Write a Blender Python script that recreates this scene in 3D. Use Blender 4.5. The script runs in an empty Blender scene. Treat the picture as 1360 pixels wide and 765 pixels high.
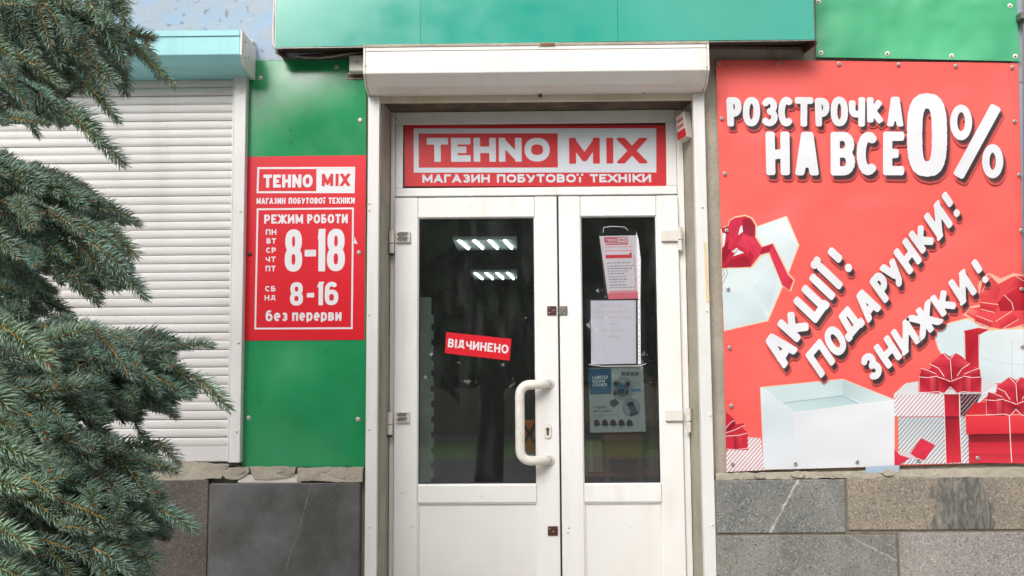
import bpy, math, random
import numpy as np
from mathutils import Matrix, Vector
from mathutils.geometry import tessellate_polygon
random.seed(7); rng = np.random.default_rng(7)
SC = bpy.context.scene
COL = SC.collection
R_ = math.radians

# ------------------------------------------------------------------ camera
F = 1400.0
CAM = Vector((0.0, -4.5, 1.6))
PITCH, YAW, ROLL = 6.0, 0.8, -0.36
cam_m = (Matrix.Rotation(R_(YAW), 4, 'Z') @ Matrix.Rotation(R_(90 + PITCH), 4, 'X') @ Matrix.Rotation(R_(ROLL), 4, 'Z'))
cd = bpy.data.cameras.new('camera'); cam = bpy.data.objects.new('camera', cd); COL.objects.link(cam)
cam.matrix_world = Matrix.Translation(CAM) @ cam_m
cd.sensor_width = 36; cd.lens = 36 * F / 1360; cd.clip_start = 0.05; cd.clip_end = 500
SC.camera = cam

# ------------------------------------------------------------------ light
SUN_EL, SUN_AZ = 36, 200          # degrees; azimuth measured like the sky's rotation
w = bpy.data.worlds.new('World'); SC.world = w; w.use_nodes = True
nt = w.node_tree; nt.nodes.clear()
sky = nt.nodes.new('ShaderNodeTexSky'); sky.sky_type = 'NISHITA'; sky.sun_disc = False
sky.sun_elevation = R_(SUN_EL); sky.sun_rotation = R_(SUN_AZ)
sky.air_density = 1.0; sky.dust_density = 5.0; sky.ozone_density = 1.0
hs = nt.nodes.new('ShaderNodeHueSaturation'); hs.inputs['Saturation'].default_value = 0.18
bg = nt.nodes.new('ShaderNodeBackground'); bg.inputs['Strength'].default_value = 0.15
wo = nt.nodes.new('ShaderNodeOutputWorld')
nt.links.new(sky.outputs[0], hs.inputs['Color']); nt.links.new(hs.outputs[0], bg.inputs[0]); nt.links.new(bg.outputs[0], wo.inputs[0])
sd = bpy.data.lights.new('sun', 'SUN'); sd.energy = 1.3; sd.angle = R_(32); sd.color = (1.0, 0.975, 0.94)
so = bpy.data.objects.new('sun', sd); COL.objects.link(so)
# direction towards the sun, for the sky's rotation convention (0 = +Y, clockwise seen from above)
sdir = Vector((math.sin(R_(SUN_AZ)) * math.cos(R_(SUN_EL)), math.cos(R_(SUN_AZ)) * math.cos(R_(SUN_EL)), math.sin(R_(SUN_EL))))
so.rotation_euler = sdir.to_track_quat('Z', 'Y').to_euler(); so.location = (0, -10, 12)
SC.view_settings.view_transform = 'Standard'; SC.view_settings.look = 'None'
SC.view_settings.exposure = 0.36; SC.view_settings.gamma = 1.0
SC.cycles.max_bounces = 10; SC.cycles.transparent_max_bounces = 24

# ------------------------------------------------------------------ projection and mesh helpers
CM = np.array(cam_m.to_3x3())
def ray(px, py):
    return CM @ np.array(((px - 680.0) / F, -(py - 382.5) / F, -1.0))
def P(px, py, Y=0.0):
    """point of the vertical plane Y seen at photo pixel px,py"""
    d = ray(px, py); t = (Y - CAM.y) / d[1]
    return np.array((CAM.x + d[0] * t, Y, CAM.z + d[2] * t))
def D(px, py, dist):
    d = ray(px, py); t = dist / d[1]
    return np.array((CAM.x + d[0] * t, CAM.y + dist, CAM.z + d[2] * t))
def lin(c): return tuple(((v / 255) / 12.92 if v / 255 <= .04045 else ((v / 255 + .055) / 1.055) ** 2.4) for v in c)

class MB:
    def __init__(s): s.v = []; s.f = []; s.c = []
    def add(s, vs, fs, col=None):
        b = len(s.v); s.v += [tuple(float(q) for q in x) for x in vs]; s.f += [tuple(i + b for i in f) for f in fs]
        s.c += ([col] * len(vs) if (col is None or not isinstance(col, list)) else col)
        return s
    def box(s, x0, x1, y0, y1, z0, z1):
        if x0 > x1: x0, x1 = x1, x0
        if y0 > y1: y0, y1 = y1, y0
        if z0 > z1: z0, z1 = z1, z0
        vs = [(x0, y0, z0), (x1, y0, z0), (x1, y1, z0), (x0, y1, z0), (x0, y0, z1), (x1, y0, z1), (x1, y1, z1), (x0, y1, z1)]
        return s.add(vs, [(0, 3, 2, 1), (4, 5, 6, 7), (0, 1, 5, 4), (1, 2, 6, 5), (2, 3, 7, 6), (3, 0, 4, 7)])
    def pbox(s, x0, x1, y0, y1, Yf, Yb):
        mx, my = (x0 + x1) / 2, (y0 + y1) / 2
        return s.box(P(x0, my, Yf)[0], P(x1, my, Yf)[0], Yf, Yb, P(mx, y0, Yf)[2], P(mx, y1, Yf)[2])
    def slab(s, pts, Yf, Yb):
        """photo-pixel outline (clockwise in the picture) on plane Yf, given thickness to Yb"""
        A = [P(x, y, Yf) for x, y in pts]; n = len(A)
        B = [(a[0], Yb, a[2]) for a in A]
        return s.add(list(A) + B, [tuple(range(n))[::-1], tuple(range(n, 2 * n))] + [(i, (i + 1) % n, (i + 1) % n + n, i + n) for i in range(n)])
    def prism_x(s, x0, x1, prof):
        n = len(prof)
        vs = [(x0, y, z) for y, z in prof] + [(x1, y, z) for y, z in prof]
        return s.add(vs, [tuple(range(n)), tuple(range(n, 2 * n))[::-1]] + [(i, i + n, (i + 1) % n + n, (i + 1) % n) for i in range(n)])
    def tube(s, path, r, n=10, cap=True):
        path = [np.array(p, float) for p in path]; rs = r if isinstance(r, (list, tuple)) else [r] * len(path)
        base = []; up = None
        for i, p in enumerate(path):
            t = path[min(i + 1, len(path) - 1)] - path[max(i - 1, 0)]; t /= np.linalg.norm(t) + 1e-9
            if up is None:
                up = np.cross(t, (0.3, 0.1, 1)) if abs(t[2]) < .9 else np.cross(t, (1, 0, 0))
            a = np.cross(up, t); a /= np.linalg.norm(a) + 1e-9; b = np.cross(t, a); up = b
            for k in range(n):
                th = 2 * math.pi * k / n; base.append(p + rs[i] * (math.cos(th) * a + math.sin(th) * b))
        fs = []
        for i in range(len(path) - 1):
            for k in range(n):
                fs.append((i * n + k, i * n + (k + 1) % n, (i + 1) * n + (k + 1) % n, (i + 1) * n + k))
        if cap: fs += [tuple(range(n))[::-1], tuple(range((len(path) - 1) * n, len(path) * n))]
        return s.add(base, fs)
    def dome(s, c, r, h, n=12):
        """screw head facing the street (towards -Y)"""
        prof = [(1, 0), (.95, .45), (.7, .85), (.35, 1.0)]
        vs = []
        for q, e in prof:
            for k in range(n):
                a = 2 * math.pi * k / n; vs.append((c[0] + r * q * math.cos(a), c[1] - h * e, c[2] + r * q * math.sin(a)))
        m = len(prof); fs = [(i * n + k, i * n + (k + 1) % n, (i + 1) * n + (k + 1) % n, (i + 1) * n + k) for i in range(m - 1) for k in range(n)]
        fs.append(tuple(range((m - 1) * n, m * n)))
        return s.add(vs, fs)
    def mesh(s, name, smooth=False):
        me = bpy.data.meshes.new(name); me.from_pydata(s.v, [], s.f); me.validate(); me.update()
        if any(c is not None for c in s.c) and len(me.vertices) == len(s.c):
            at = me.color_attributes.new('Col', 'FLOAT_COLOR', 'POINT')
            for i, c in enumerate(s.c): at.data[i].color = (*(c or (1, 1, 1)), 1)
        if smooth: me.polygons.foreach_set('use_smooth', [True] * len(me.polygons))
        return me

def props(o, label=None, cat=None, group=None, kind=None):
    if label: o['label'] = label
    if cat: o['category'] = cat
    if group: o['group'] = group
    if kind: o['kind'] = kind
    return o
def obj(name, mb, mat, parent=None, bevel=0, smooth=False, kind=None, label=None):
    me = mb if isinstance(mb, bpy.types.Mesh) else mb.mesh(name, smooth)
    if mat and not me.materials: me.materials.append(mat)
    o = bpy.data.objects.new(name, me); COL.objects.link(o)
    if parent:
        o.parent = parent
        o.matrix_parent_inverse = Matrix.Translation(-abs_loc(parent))
    if bevel:
        bm = o.modifiers.new('bevel', 'BEVEL'); bm.width = bevel; bm.segments = 2; bm.limit_method = 'ANGLE'; bm.angle_limit = R_(40)
    if kind: o['kind'] = kind
    if label: o['label'] = label
    return o
def abs_loc(o):
    l = Vector(o.location)
    while o.parent:
        l = l + (o.matrix_parent_inverse.to_translation()); o = o.parent; l = l + Vector(o.location)
    return l
def thing(name, label, cat, loc=(0, 0, 0), group=None):
    o = bpy.data.objects.new(name, None); COL.objects.link(o); o.location = loc; o.empty_display_size = .1
    return props(o, label, cat, group)

# ------------------------------------------------------------------ materials
def mat(name, c, rough=.5, c2=None, nscale=6, namt=.5, bump=0, bscale=60, spec=.5, metal=0, streak=None, speck=None, coat=0, attr=False, emis=None, rvar=0, bdist=.01, bdet=6):
    m = bpy.data.materials.new(name); m.use_nodes = True; t = m.node_tree; b = t.nodes['Principled BSDF']; L = t.links.new
    b.inputs['Roughness'].default_value = rough; b.inputs['Specular IOR Level'].default_value = spec; b.inputs['Metallic'].default_value = metal
    b.inputs['Coat Weight'].default_value = coat; b.inputs['Coat Roughness'].default_value = .12
    geo = t.nodes.new('ShaderNodeNewGeometry')
    def noise(sc, det=4, scl=None):
        n = t.nodes.new('ShaderNodeTexNoise'); n.inputs['Scale'].default_value = sc; n.inputs['Detail'].default_value = det
        if scl:
            mp = t.nodes.new('ShaderNodeMapping'); mp.inputs['Scale'].default_value = scl; L(geo.outputs['Position'], mp.inputs[0]); L(mp.outputs[0], n.inputs[0])
        else: L(geo.outputs['Position'], n.inputs[0])
        return n
    def ramp(src, a, bb):
        r = t.nodes.new('ShaderNodeMapRange'); r.inputs[1].default_value = a; r.inputs[2].default_value = bb; L(src, r.inputs[0]); return r.outputs[0]
    def mix(fac, A, B):
        x = t.nodes.new('ShaderNodeMix'); x.data_type = 'RGBA'
        (L(fac, x.inputs[0]) if not isinstance(fac, float) else setattr(x.inputs[0], 'default_value', fac))
        for sck, V in ((x.inputs[6], A), (x.inputs[7], B)):
            if isinstance(V, tuple): sck.default_value = (*V, 1)
            else: L(V, sck)
        return x.outputs[2]
    cur = tuple(c)
    if attr:
        a = t.nodes.new('ShaderNodeAttribute'); a.attribute_name = 'Col'; cur = a.outputs['Color']
    if c2:
        cur = mix(ramp(noise(nscale).outputs[0], .5 - namt * .5 + .0, .5 + namt * .5), cur, tuple(c2))
    if speck:
        cur = mix(ramp(noise(speck[0], 2).outputs[0], speck[2], speck[2] + .06), cur, tuple(speck[1]))
    if streak:
        n = noise(streak[0], 5, (1, 1, .12)); n2 = noise(2.3, 3)
        mm = t.nodes.new('ShaderNodeMath'); mm.operation = 'MULTIPLY'; L(ramp(n.outputs[0], .48, .75), mm.inputs[0]); L(ramp(n2.outputs[0], .4, .65), mm.inputs[1])
        m3 = t.nodes.new('ShaderNodeMath'); m3.operation = 'MULTIPLY'; L(mm.outputs[0], m3.inputs[0]); m3.inputs[1].default_value = streak[2]
        cur = mix(m3.outputs[0], cur, tuple(streak[1]))
    if isinstance(cur, tuple): b.inputs['Base Color'].default_value = (*cur, 1)
    else: L(cur, b.inputs['Base Color'])
    if rvar:
        r = t.nodes.new('ShaderNodeMapRange'); L(noise(9, 5).outputs[0], r.inputs[0]); r.inputs[1].default_value = .3; r.inputs[2].default_value = .7
        r.inputs[3].default_value = max(0, rough - rvar); r.inputs[4].default_value = rough + rvar; L(r.outputs[0], b.inputs['Roughness'])
    if bump:
        bn = t.nodes.new('ShaderNodeBump'); bn.inputs['Strength'].default_value = bump; bn.inputs['Distance'].default_value = bdist
        L(noise(bscale, bdet).outputs[0], bn.inputs['Height']); L(bn.outputs[0], b.inputs['Normal'])
    if emis:
        b.inputs['Emission Color'].default_value = (*emis[0], 1); b.inputs['Emission Strength'].default_value = emis[1]
    return m
KW = 0.88
def pc(r, g, b, k=None): return tuple(min(.95, v * (k or KW)) for v in lin((r, g, b)))

M = {}
M['pvc'] = mat('white_pvc', pc(247, 246, 244), .32, c2=pc(243, 240, 236), nscale=3, namt=.4, streak=(14, pc(190, 178, 158), .35), bump=.02, bscale=15)
M['pvc_panel'] = mat('white_pvc_panel', pc(243, 241, 237), .35, c2=pc(238, 235, 230), nscale=4, namt=.5, streak=(20, pc(205, 196, 180), .3), bump=.06, bscale=12)
M['pvc_dirty'] = mat('aged_white_paint', pc(228, 218, 200), .5, c2=pc(206, 192, 165), nscale=5, namt=.5, streak=(30, pc(120, 104, 80), .6), speck=(160, pc(95, 80, 60), .72), bump=.1)
M['white_metal'] = mat('white_shutter_enamel', pc(240, 237, 234), .38, c2=pc(232, 227, 221), nscale=3, namt=.4, streak=(25, pc(196, 176, 150), .45), speck=(90, pc(200, 184, 160), .74))
M['rail'] = mat('white_rail_enamel', pc(236, 234, 232), .38, c2=pc(226, 223, 221), nscale=4, namt=.5, streak=(30, pc(196, 186, 170), .35))
M['slat'] = mat('white_slat_enamel', pc(229, 226, 224), .42, c2=pc(221, 217, 214), nscale=3, namt=.5, streak=(8, pc(176, 160, 140), .3), speck=(60, pc(190, 176, 160), .74))
M['slat_gap'] = mat('slat_joint_plastic', pc(150, 142, 135), .7)  # plain grey behind the slat joints, also on the pipe
M['aqua'] = mat('aqua_shutter_enamel', pc(165, 226, 228), .35, c2=pc(150, 215, 220), nscale=3, namt=.5, streak=(20, pc(130, 180, 182), .4))
M['teal'] = mat('teal_sign_panel', pc(58, 182, 162), .2, c2=pc(30, 152, 132), nscale=.7, namt=.45, spec=.7, coat=.1, bump=1, bdist=.002, bdet=2, bscale=1.6, rvar=.05)
M['green'] = mat('green_composite_panel', pc(46, 160, 102), .2, c2=pc(28, 130, 76), nscale=2.5, namt=.5, speck=(25, pc(40, 120, 80), .7), spec=.7, coat=.25, bump=1, bdist=.0012, bdet=2, bscale=3, rvar=.06, streak=(9, pc(30, 110, 66), .35))
M['green_vinyl'] = mat('green_vinyl', pc(88, 190, 138), .36, c2=pc(62, 158, 112), nscale=2, namt=.5, bump=1, bdist=.06, bdet=2, bscale=3.0)
M['red_vinyl'] = mat('red_banner_vinyl', pc(255, 112, 104, .79), .45, c2=pc(252, 100, 94, .79), nscale=1.7, namt=.6, bump=1, bdist=.04, bdet=1.5, bscale=3.2, spec=.3)
M['print'] = mat('vinyl_print', (1, 1, 1), .45, attr=True, bump=1, bdist=.04, bdet=1.5, bscale=3.2, spec=.3)
M['print_smooth'] = mat('sign_print', (1, 1, 1), .35, attr=True)
M['red_sign'] = mat('red_sign_film', pc(232, 30, 48, .82), .33, c2=pc(224, 24, 42, .82), nscale=2, namt=.5)
M['red_dark'] = mat('red_transom_film', pc(216, 44, 50), .35, c2=pc(205, 38, 46), nscale=3, namt=.5)
M['white_print'] = mat('white_print', pc(238, 236, 240, .82), .4)
M['grey_print'] = mat('white_film', pc(222, 226, 234), .4, c2=pc(210, 215, 224), nscale=4, namt=.5)
M['red_print'] = mat('red_print', pc(214, 40, 50), .35)
M['concrete'] = mat('grey_render', pc(186, 178, 162), .85, c2=pc(158, 150, 134), nscale=7, namt=.6, bump=.6, bscale=35, speck=(120, pc(95, 88, 78), .66), streak=(14, pc(82, 76, 66), .7))
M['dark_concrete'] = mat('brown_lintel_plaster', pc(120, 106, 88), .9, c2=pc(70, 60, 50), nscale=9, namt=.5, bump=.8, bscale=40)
M['blue_plaster'] = mat('pale_blue_plaster', pc(158, 186, 214), .85, c2=pc(182, 184, 186), nscale=9, namt=.45, bump=.5, bscale=28, speck=(30, pc(150, 148, 150), .63))
M['mortar'] = mat('beige_mortar', pc(194, 185, 168), .9, c2=pc(164, 155, 140), nscale=14, namt=.6, bump=.9, bscale=45, speck=(80, pc(140, 126, 108), .68))
M['joint'] = mat('joint_mortar', pc(138, 128, 112), .95, c2=pc(110, 102, 90), nscale=20, bump=.6)
M['steel'] = mat('zinc_screw', pc(205, 205, 200), .4, metal=.35, c2=pc(160, 156, 148), nscale=90)
M['brown_metal'] = mat('rusty_brown_steel', pc(92, 48, 34), .45, c2=pc(60, 34, 28), nscale=60, bump=.2)
M['rust'] = mat('rust_paint', pc(150, 104, 70), .8, c2=pc(110, 72, 50), nscale=30)
M['grey_metal'] = mat('grey_lock_steel', pc(150, 145, 138), .4, metal=.5, c2=pc(100, 95, 90), nscale=60)
M['black'] = mat('black_rubber', (.012, .012, .012), .5)
M['dark_label'] = mat('worn_dark_label', pc(50, 52, 48), .6, c2=pc(150, 148, 142), nscale=150, namt=.2)
M['gasket'] = mat('glazing_gasket', (.02, .022, .024), .4)
M['white_plastic'] = mat('white_plastic', pc(236, 232, 226), .4, c2=pc(220, 212, 200), nscale=12, speck=(90, pc(180, 165, 145), .7))
M['handle'] = mat('cream_enamel', pc(243, 238, 231), .25, c2=pc(232, 224, 213), nscale=25, namt=.4, speck=(110, pc(140, 128, 112), .69))
M['cable'] = mat('grey_cable', pc(176, 168, 155), .5)
M['yellow_tape'] = mat('old_yellow_tape', pc(232, 214, 170), .6, c2=pc(220, 196, 140), nscale=40)
M['asphalt'] = mat('asphalt', (.09, .09, .09), .9, c2=(.13, .125, .12), nscale=3, bump=.5, bscale=80)
M['paving'] = mat('paving', (.42, .41, .39), .85, c2=(.33, .32, .30), nscale=2, bump=.4)
M['grass'] = mat('grass', (.13, .24, .06), .9, c2=(.18, .27, .08), nscale=2, bump=1)  # albedo raised to stand in for stronger sun on the street
M['bark'] = mat('bark', (.10, .075, .055), .95, c2=(.05, .04, .03), nscale=20, bump=1, bscale=50)
M['leaf'] = mat('leaf', (.045, .085, .025), .6, c2=(.08, .12, .03), nscale=1.5)
M['room_wall'] = mat('shop_wall_paint', (.30, .32, .31), .8, c2=(.22, .24, .23), nscale=1)
M['room_floor'] = mat('shop_floor', (.12, .11, .10), .35)
M['tube_light'] = mat('fluorescent_tube', (.9, .9, .9), .4, emis=((.9, 1, .96), 9))
M['lamp_tray'] = mat('lamp_tray', (.75, .8, .78), .4, emis=((.75, .9, .86), .08))  # weak emission stands in for tube light falling on the tray
M['card'] = mat('cardboard', (.60, .44, .28), .85, c2=(.48, .34, .21), nscale=6, bump=.2)
M['redwood'] = mat('red_brown_wood', (.68, .24, .10), .35, c2=(.45, .15, .07), nscale=4, namt=.5)
M['orange'] = mat('orange_cloth', (.75, .14, .03), .7, c2=(.5, .08, .02), nscale=8)
M['wplate'] = mat('painted_rack_steel', (.75, .78, .78), .4)

def glass(name, tint=(.86, .9, .88), r0=.055):
    m = bpy.data.materials.new(name); m.use_nodes = True; t = m.node_tree; t.nodes.clear(); L = t.links.new
    o = t.nodes.new('ShaderNodeOutputMaterial'); mx = t.nodes.new('ShaderNodeMixShader'); tr = t.nodes.new('ShaderNodeBsdfTransparent')
    gl = t.nodes.new('ShaderNodeBsdfGlossy'); gl.inputs['Roughness'].default_value = .01; lw = t.nodes.new('ShaderNodeFresnel'); lw.inputs[0].default_value = 1.5
    tr.inputs[0].default_value = (*tint, 1); gl.inputs[0].default_value = (1, 1, 1, 1)
    ad = t.nodes.new('ShaderNodeMath'); ad.operation = 'ADD'; ad.inputs[1].default_value = r0 - .04; L(lw.outputs[0], ad.inputs[0]); L(ad.outputs[0], mx.inputs[0])
    # faint smears, plus an even painted haze that pales the view inside
    n = t.nodes.new('ShaderNodeTexNoise'); n.inputs['Scale'].default_value = 3.0; n.inputs['Detail'].default_value = 6
    g = t.nodes.new('ShaderNodeNewGeometry'); mp = t.nodes.new('ShaderNodeMapping'); mp.inputs['Scale'].default_value = (6, 1, 1.2); L(g.outputs['Position'], mp.inputs[0]); L(mp.outputs[0], n.inputs[0])
    r = t.nodes.new('ShaderNodeMapRange'); r.inputs[1].default_value = .5; r.inputs[2].default_value = .8; r.inputs[3].default_value = .010; r.inputs[4].default_value = .04; L(n.outputs[0], r.inputs[0])
    df = t.nodes.new('ShaderNodeBsdfDiffuse'); df.inputs[0].default_value = (.6, .62, .62, 1); m2 = t.nodes.new('ShaderNodeMixShader')
    L(r.outputs[0], m2.inputs[0]); L(tr.outputs[0], mx.inputs[1]); L(gl.outputs[0], mx.inputs[2]); L(mx.outputs[0], m2.inputs[1]); L(df.outputs[0], m2.inputs[2]); L(m2.outputs[0], o.inputs[0])
    return m
M['glass'] = glass('door_glass', (.84, .88, .87), .105)
M['sleeve'] = glass('clear_plastic_sleeve', (.985, .985, .985), .03)

def granite(name, cols, speck=140, big=3, blotch=None, vein=None, rough=.55, dark=(.02, .02, .02)):
    m = bpy.data.materials.new(name); m.use_nodes = True; t = m.node_tree; b = t.nodes['Principled BSDF']; L = t.links.new
    g = t.nodes.new('ShaderNodeNewGeometry')
    def noise(sc, det=3, rough_=.5, vec=None, dist=0):
        n = t.nodes.new('ShaderNodeTexNoise'); n.inputs['Scale'].default_value = sc; n.inputs['Detail'].default_value = det; n.inputs['Roughness'].default_value = rough_; n.inputs['Distortion'].default_value = dist
        L(vec or g.outputs['Position'], n.inputs[0]); return n.outputs[0]
    def rg(src, a, c):
        r = t.nodes.new('ShaderNodeMapRange'); r.inputs[1].default_value = a; r.inputs[2].default_value = c; L(src, r.inputs[0]); return r.outputs[0]
    def mix(f, A, B):
        x = t.nodes.new('ShaderNodeMix'); x.data_type = 'RGBA'; L(f, x.inputs[0])
        for sck, V in ((x.inputs[6], A), (x.inputs[7], B)):
            if isinstance(V, tuple): sck.default_value = (*V, 1)
            else: L(V, sck)
        return x.outputs[2]
    cur = mix(rg(noise(big, 5, .6), .35, .65), cols[0], cols[1])
    sp = noise(speck, 3, .7)
    cur = mix(rg(sp, .52, .66), cur, cols[2]); cur = mix(rg(noise(speck * 1.3, 2, .6), .60, .68), cur, dark)
    if blotch:   # (x centre, half width, colour, noise scale)
        sx = t.nodes.new('ShaderNodeSeparateXYZ'); L(g.outputs['Position'], sx.inputs[0])
        a = t.nodes.new('ShaderNodeMath'); a.operation = 'SUBTRACT'; L(sx.outputs[0], a.inputs[0]); a.inputs[1].default_value = blotch[0]
        c = t.nodes.new('ShaderNodeMath'); c.operation = 'ABSOLUTE'; L(a.outputs[0], c.inputs[0])
        mp = t.nodes.new('ShaderNodeMapping'); mp.inputs['Scale'].default_value = (1, 1, .35); mp.inputs['Rotation'].default_value = (0, .45, 0); L(g.outputs['Position'], mp.inputs[0])
        nn = noise(blotch[3], 10, .75, mp.outputs[0], 1.2); k = t.nodes.new('ShaderNodeMath'); k.operation = 'MULTIPLY_ADD'; L(nn, k.inputs[0]); k.inputs[1].default_value = -.95; L(c.outputs[0], k.inputs[2])
        n3 = noise(38, 8, .8, mp.outputs[0], 1.0); dk = mix(rg(n3, .42, .62), blotch[2], (.24, .22, .19))
        cur = mix(rg(k.outputs[0], blotch[1] - .47, blotch[1] - .50), cur, dk)
    if vein:
        (ax, az), (bx_, bz), wd, vc = vein
        nx, nz = -(bz - az), (bx_ - ax); ln = math.hypot(nx, nz); nx /= ln; nz /= ln
        sx = t.nodes.new('ShaderNodeVectorMath'); sx.operation = 'DOT_PRODUCT'; L(g.outputs['Position'], sx.inputs[0]); sx.inputs[1].default_value = (nx, 0, nz)
        q = t.nodes.new('ShaderNodeMath'); q.operation = 'MULTIPLY_ADD'; L(noise(9, 6, .7), q.inputs[0]); q.inputs[1].default_value = .035; L(sx.outputs['Value'], q.inputs[2])
        a = t.nodes.new('ShaderNodeMath'); a.operation = 'SUBTRACT'; L(q.outputs[0], a.inputs[0]); a.inputs[1].default_value = ax * nx + az * nz + .0175
        c = t.nodes.new('ShaderNodeMath'); c.operation = 'ABSOLUTE'; L(a.outputs[0], c.inputs[0])
        v1 = rg(c.outputs[0], wd, wd * .3); mm = t.nodes.new('ShaderNodeMath'); mm.operation = 'MULTIPLY'; L(v1, mm.inputs[0]); L(rg(noise(30, 4, .7), .3, .6), mm.inputs[1])
        cur = mix(mm.outputs[0], cur, vc)
    L(cur, b.inputs['Base Color']); b.inputs['Roughness'].default_value = rough
    bn = t.nodes.new('ShaderNodeBump'); bn.inputs['Strength'].default_value = .25; bn.inputs['Distance'].default_value = .004; L(sp, bn.inputs['Height']); L(bn.outputs[0], b.inputs['Normal'])
    return m

# ------------------------------------------------------------------ ground and street (also what the door glass reflects)
TH = 0.45                                    # door threshold height
def ground(name, x0, x1, y0, y1, z, m):
    return obj(name, MB().add([(x0, y0, z), (x1, y0, z), (x1, y1, z), (x0, y1, z)], [(0, 1, 2, 3)]), m, kind='structure')
ground('ground', -150, 150, -180, 60, -.012, M['paving'])
ground('pavement', -60, 60, -13, 0.02, 0.0, M['paving'])
obj('kerb', MB().box(-60, 60, -13.25, -13.0, -.012, .02), M['concrete'], kind='structure')
ground('road', -60, 60, -24, -13.25, -.006, M['asphalt'])
ground('lawn', -60, 60, -36, -24.3, .0, M['grass'])
ground('path', -60, 60, -44, -36.2, .0, M['paving'])
gw = obj('garden_wall', MB().box(-60, 60, -44.6, -44.3, 0, 2.1), M['concrete'], bevel=.01); props(gw, 'low grey wall across the road, mirrored in the door glass', 'wall')
ground('far_lawn', -60, 60, -90, -44.2, .0, M['grass'])

# ------------------------------------------------------------------ the shop building
bld = thing('shop_building', 'shop facade with pale blue plaster, grey render and granite cladding at its base', 'building', (0, 0, 0))
XL, XR = P(506, 450, 0)[0], P(931, 450, 0)[0]          # door opening at wall face
XLi, XRi = P(517, 450, .17)[0], P(914, 450, .17)[0]    # at the door frame
ZT, ZTi = P(700, 134, 0)[2], P(700, 147, .17)[2]
def wedge(mb, a, b):
    """wall block beside the opening: outer x a .. face edge b[0], inner edge b[1]"""
    vs = [(a, 0, -.01), (b[0], 0, -.01), (b[1], .17, -.01), (b[1], .32, -.01), (a, .32, -.01)]
    vs += [(x, y, 4.6) for x, y, z in vs]
    n = 5
    return mb.add(vs, [(0, 1, 2, 3, 4)[::-1], (5, 6, 7, 8, 9)] + [(i, (i + 1) % n, (i + 1) % n + n, i + n) for i in range(n)])
obj('wall', wedge(MB(), -9, (XL, XLi)), M['concrete'], bld)
mbw = MB(); vs = [(9, 0, -.01), (9, .32, -.01), (XRi, .32, -.01), (XRi, .17, -.01), (XR, 0, -.01)]; vs += [(x, y, 4.6) for x, y, z in vs]
mbw.add(vs, [(0, 1, 2, 3, 4)[::-1], (5, 6, 7, 8, 9)] + [(i, (i + 1) % 5, (i + 1) % 5 + 5, i + 5) for i in range(5)])
obj('wall', mbw, M['concrete'], bld)
obj('lintel', MB().add([(XL, 0.001, ZT), (XR, 0.001, ZT), (XRi, .17, ZTi), (XLi, .17, ZTi), (XRi, .32, ZTi), (XLi, .32, ZTi), (XL, .001, 4.6), (XR, .001, 4.6), (XR, .32, 4.6), (XL, .32, 4.6)],
    [(0, 1, 2, 3), (3, 2, 4, 5), (0, 6, 7, 1), (6, 9, 8, 7), (5, 4, 8, 9)]), M['dark_concrete'], bld)
# blue plaster coat, upper left and far right
zpl = P(340, 82, 0)[2]
obj('plaster_coat', MB().box(-9, P(430, 60, 0)[0], -.008, .002, P(340, 630, 0)[2], 4.6), M['blue_plaster'], bld)
obj('plaster_coat', MB().box(P(1354, 300, 0)[0], 9, -.008, .002, P(1200, 628, 0)[2], 4.6), M['blue_plaster'], bld)
# upper storey
obj('upper_wall', MB().box(-9, 9, 0, .32, 4.6, 7.5), M['blue_plaster'], bld)
obj('roof', MB().box(-9.2, 9.2, -.3, 12.3, 7.5, 7.7), M['concrete'], bld)
obj('side_wall', MB().box(-9, -8.7, .32, 12, -.01, 7.5), M['blue_plaster'], bld)
obj('side_wall', MB().box(8.7, 9, .32, 12, -.01, 7.5), M['blue_plaster'], bld)
obj('back_wall', MB().box(-9, 9, 12, 12.3, -.01, 7.5), M['blue_plaster'], bld)
# landing and steps out of frame below
st = thing('entrance_steps', 'grey concrete landing and steps below the shop door', 'steps', (0, -.6, 0))
obj('landing', MB().box(XL - .35, XR + .35, -1.2, -.062, 0, TH - .03), M['concrete'], st, bevel=.01)
for k in range(2):
    obj('step', MB().box(XL - .35, XR + .35, -1.2 - .32 * (k + 1), -1.2 - .32 * k - .002, 0, (TH - .03) * (2 - k) / 3), M['concrete'], st, bevel=.01)
obj('threshold', MB().box(XLi, XRi, -.0, .30, 0, TH), M['concrete'], bld)

# granite slabs: (x0,x1,y0,y1 in the photograph's facade grid), all on one face
def vein(a, b, w, c): p, q = P(*a, -.05), P(*b, -.05); return ((p[0], p[2]), (q[0], q[2]), w, c)
G_ = {
 'a': granite('dark_slate_slab', [(.062, .062, .058), (.145, .145, .15), (.10, .10, .095)], 230, 5.5, rough=.42, dark=(.075, .073, .066), vein=vein((378, 766), (412, 650), .0025, (.22, .20, .17))),
 'b': granite('brown_granite_slab', [(.075, .062, .052), (.115, .095, .085), (.24, .19, .17)], 210, 9, rough=.6),
 'c': granite('grey_green_granite_slab', [(.135, .14, .13), (.21, .205, .19), (.33, .32, .30)], 130, 6, vein=vein((1022, 708), (1060, 637), .006, (.52, .49, .46))),
 'd': granite('brown_mottled_granite_slab', [(.20, .17, .135), (.27, .225, .17), (.42, .36, .30)], 130, 7, blotch=(P(1275, 665, -.05)[0], .12, (.075, .075, .065), 8)),
 'e': granite('green_grey_granite_slab', [(.145, .148, .125), (.23, .22, .195), (.34, .32, .30)], 130, 6, vein=vein((1128, 711), (1185, 742), .004, (.42, .40, .36))),
 'f': granite('pinkish_granite_slab', [(.235, .212, .195), (.29, .262, .24), (.46, .42, .39)], 130, 6),
}
zr = [P(1150, y, -.05)[2] for y in (634, 705, 708.5, 782, 785.5)]
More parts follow.
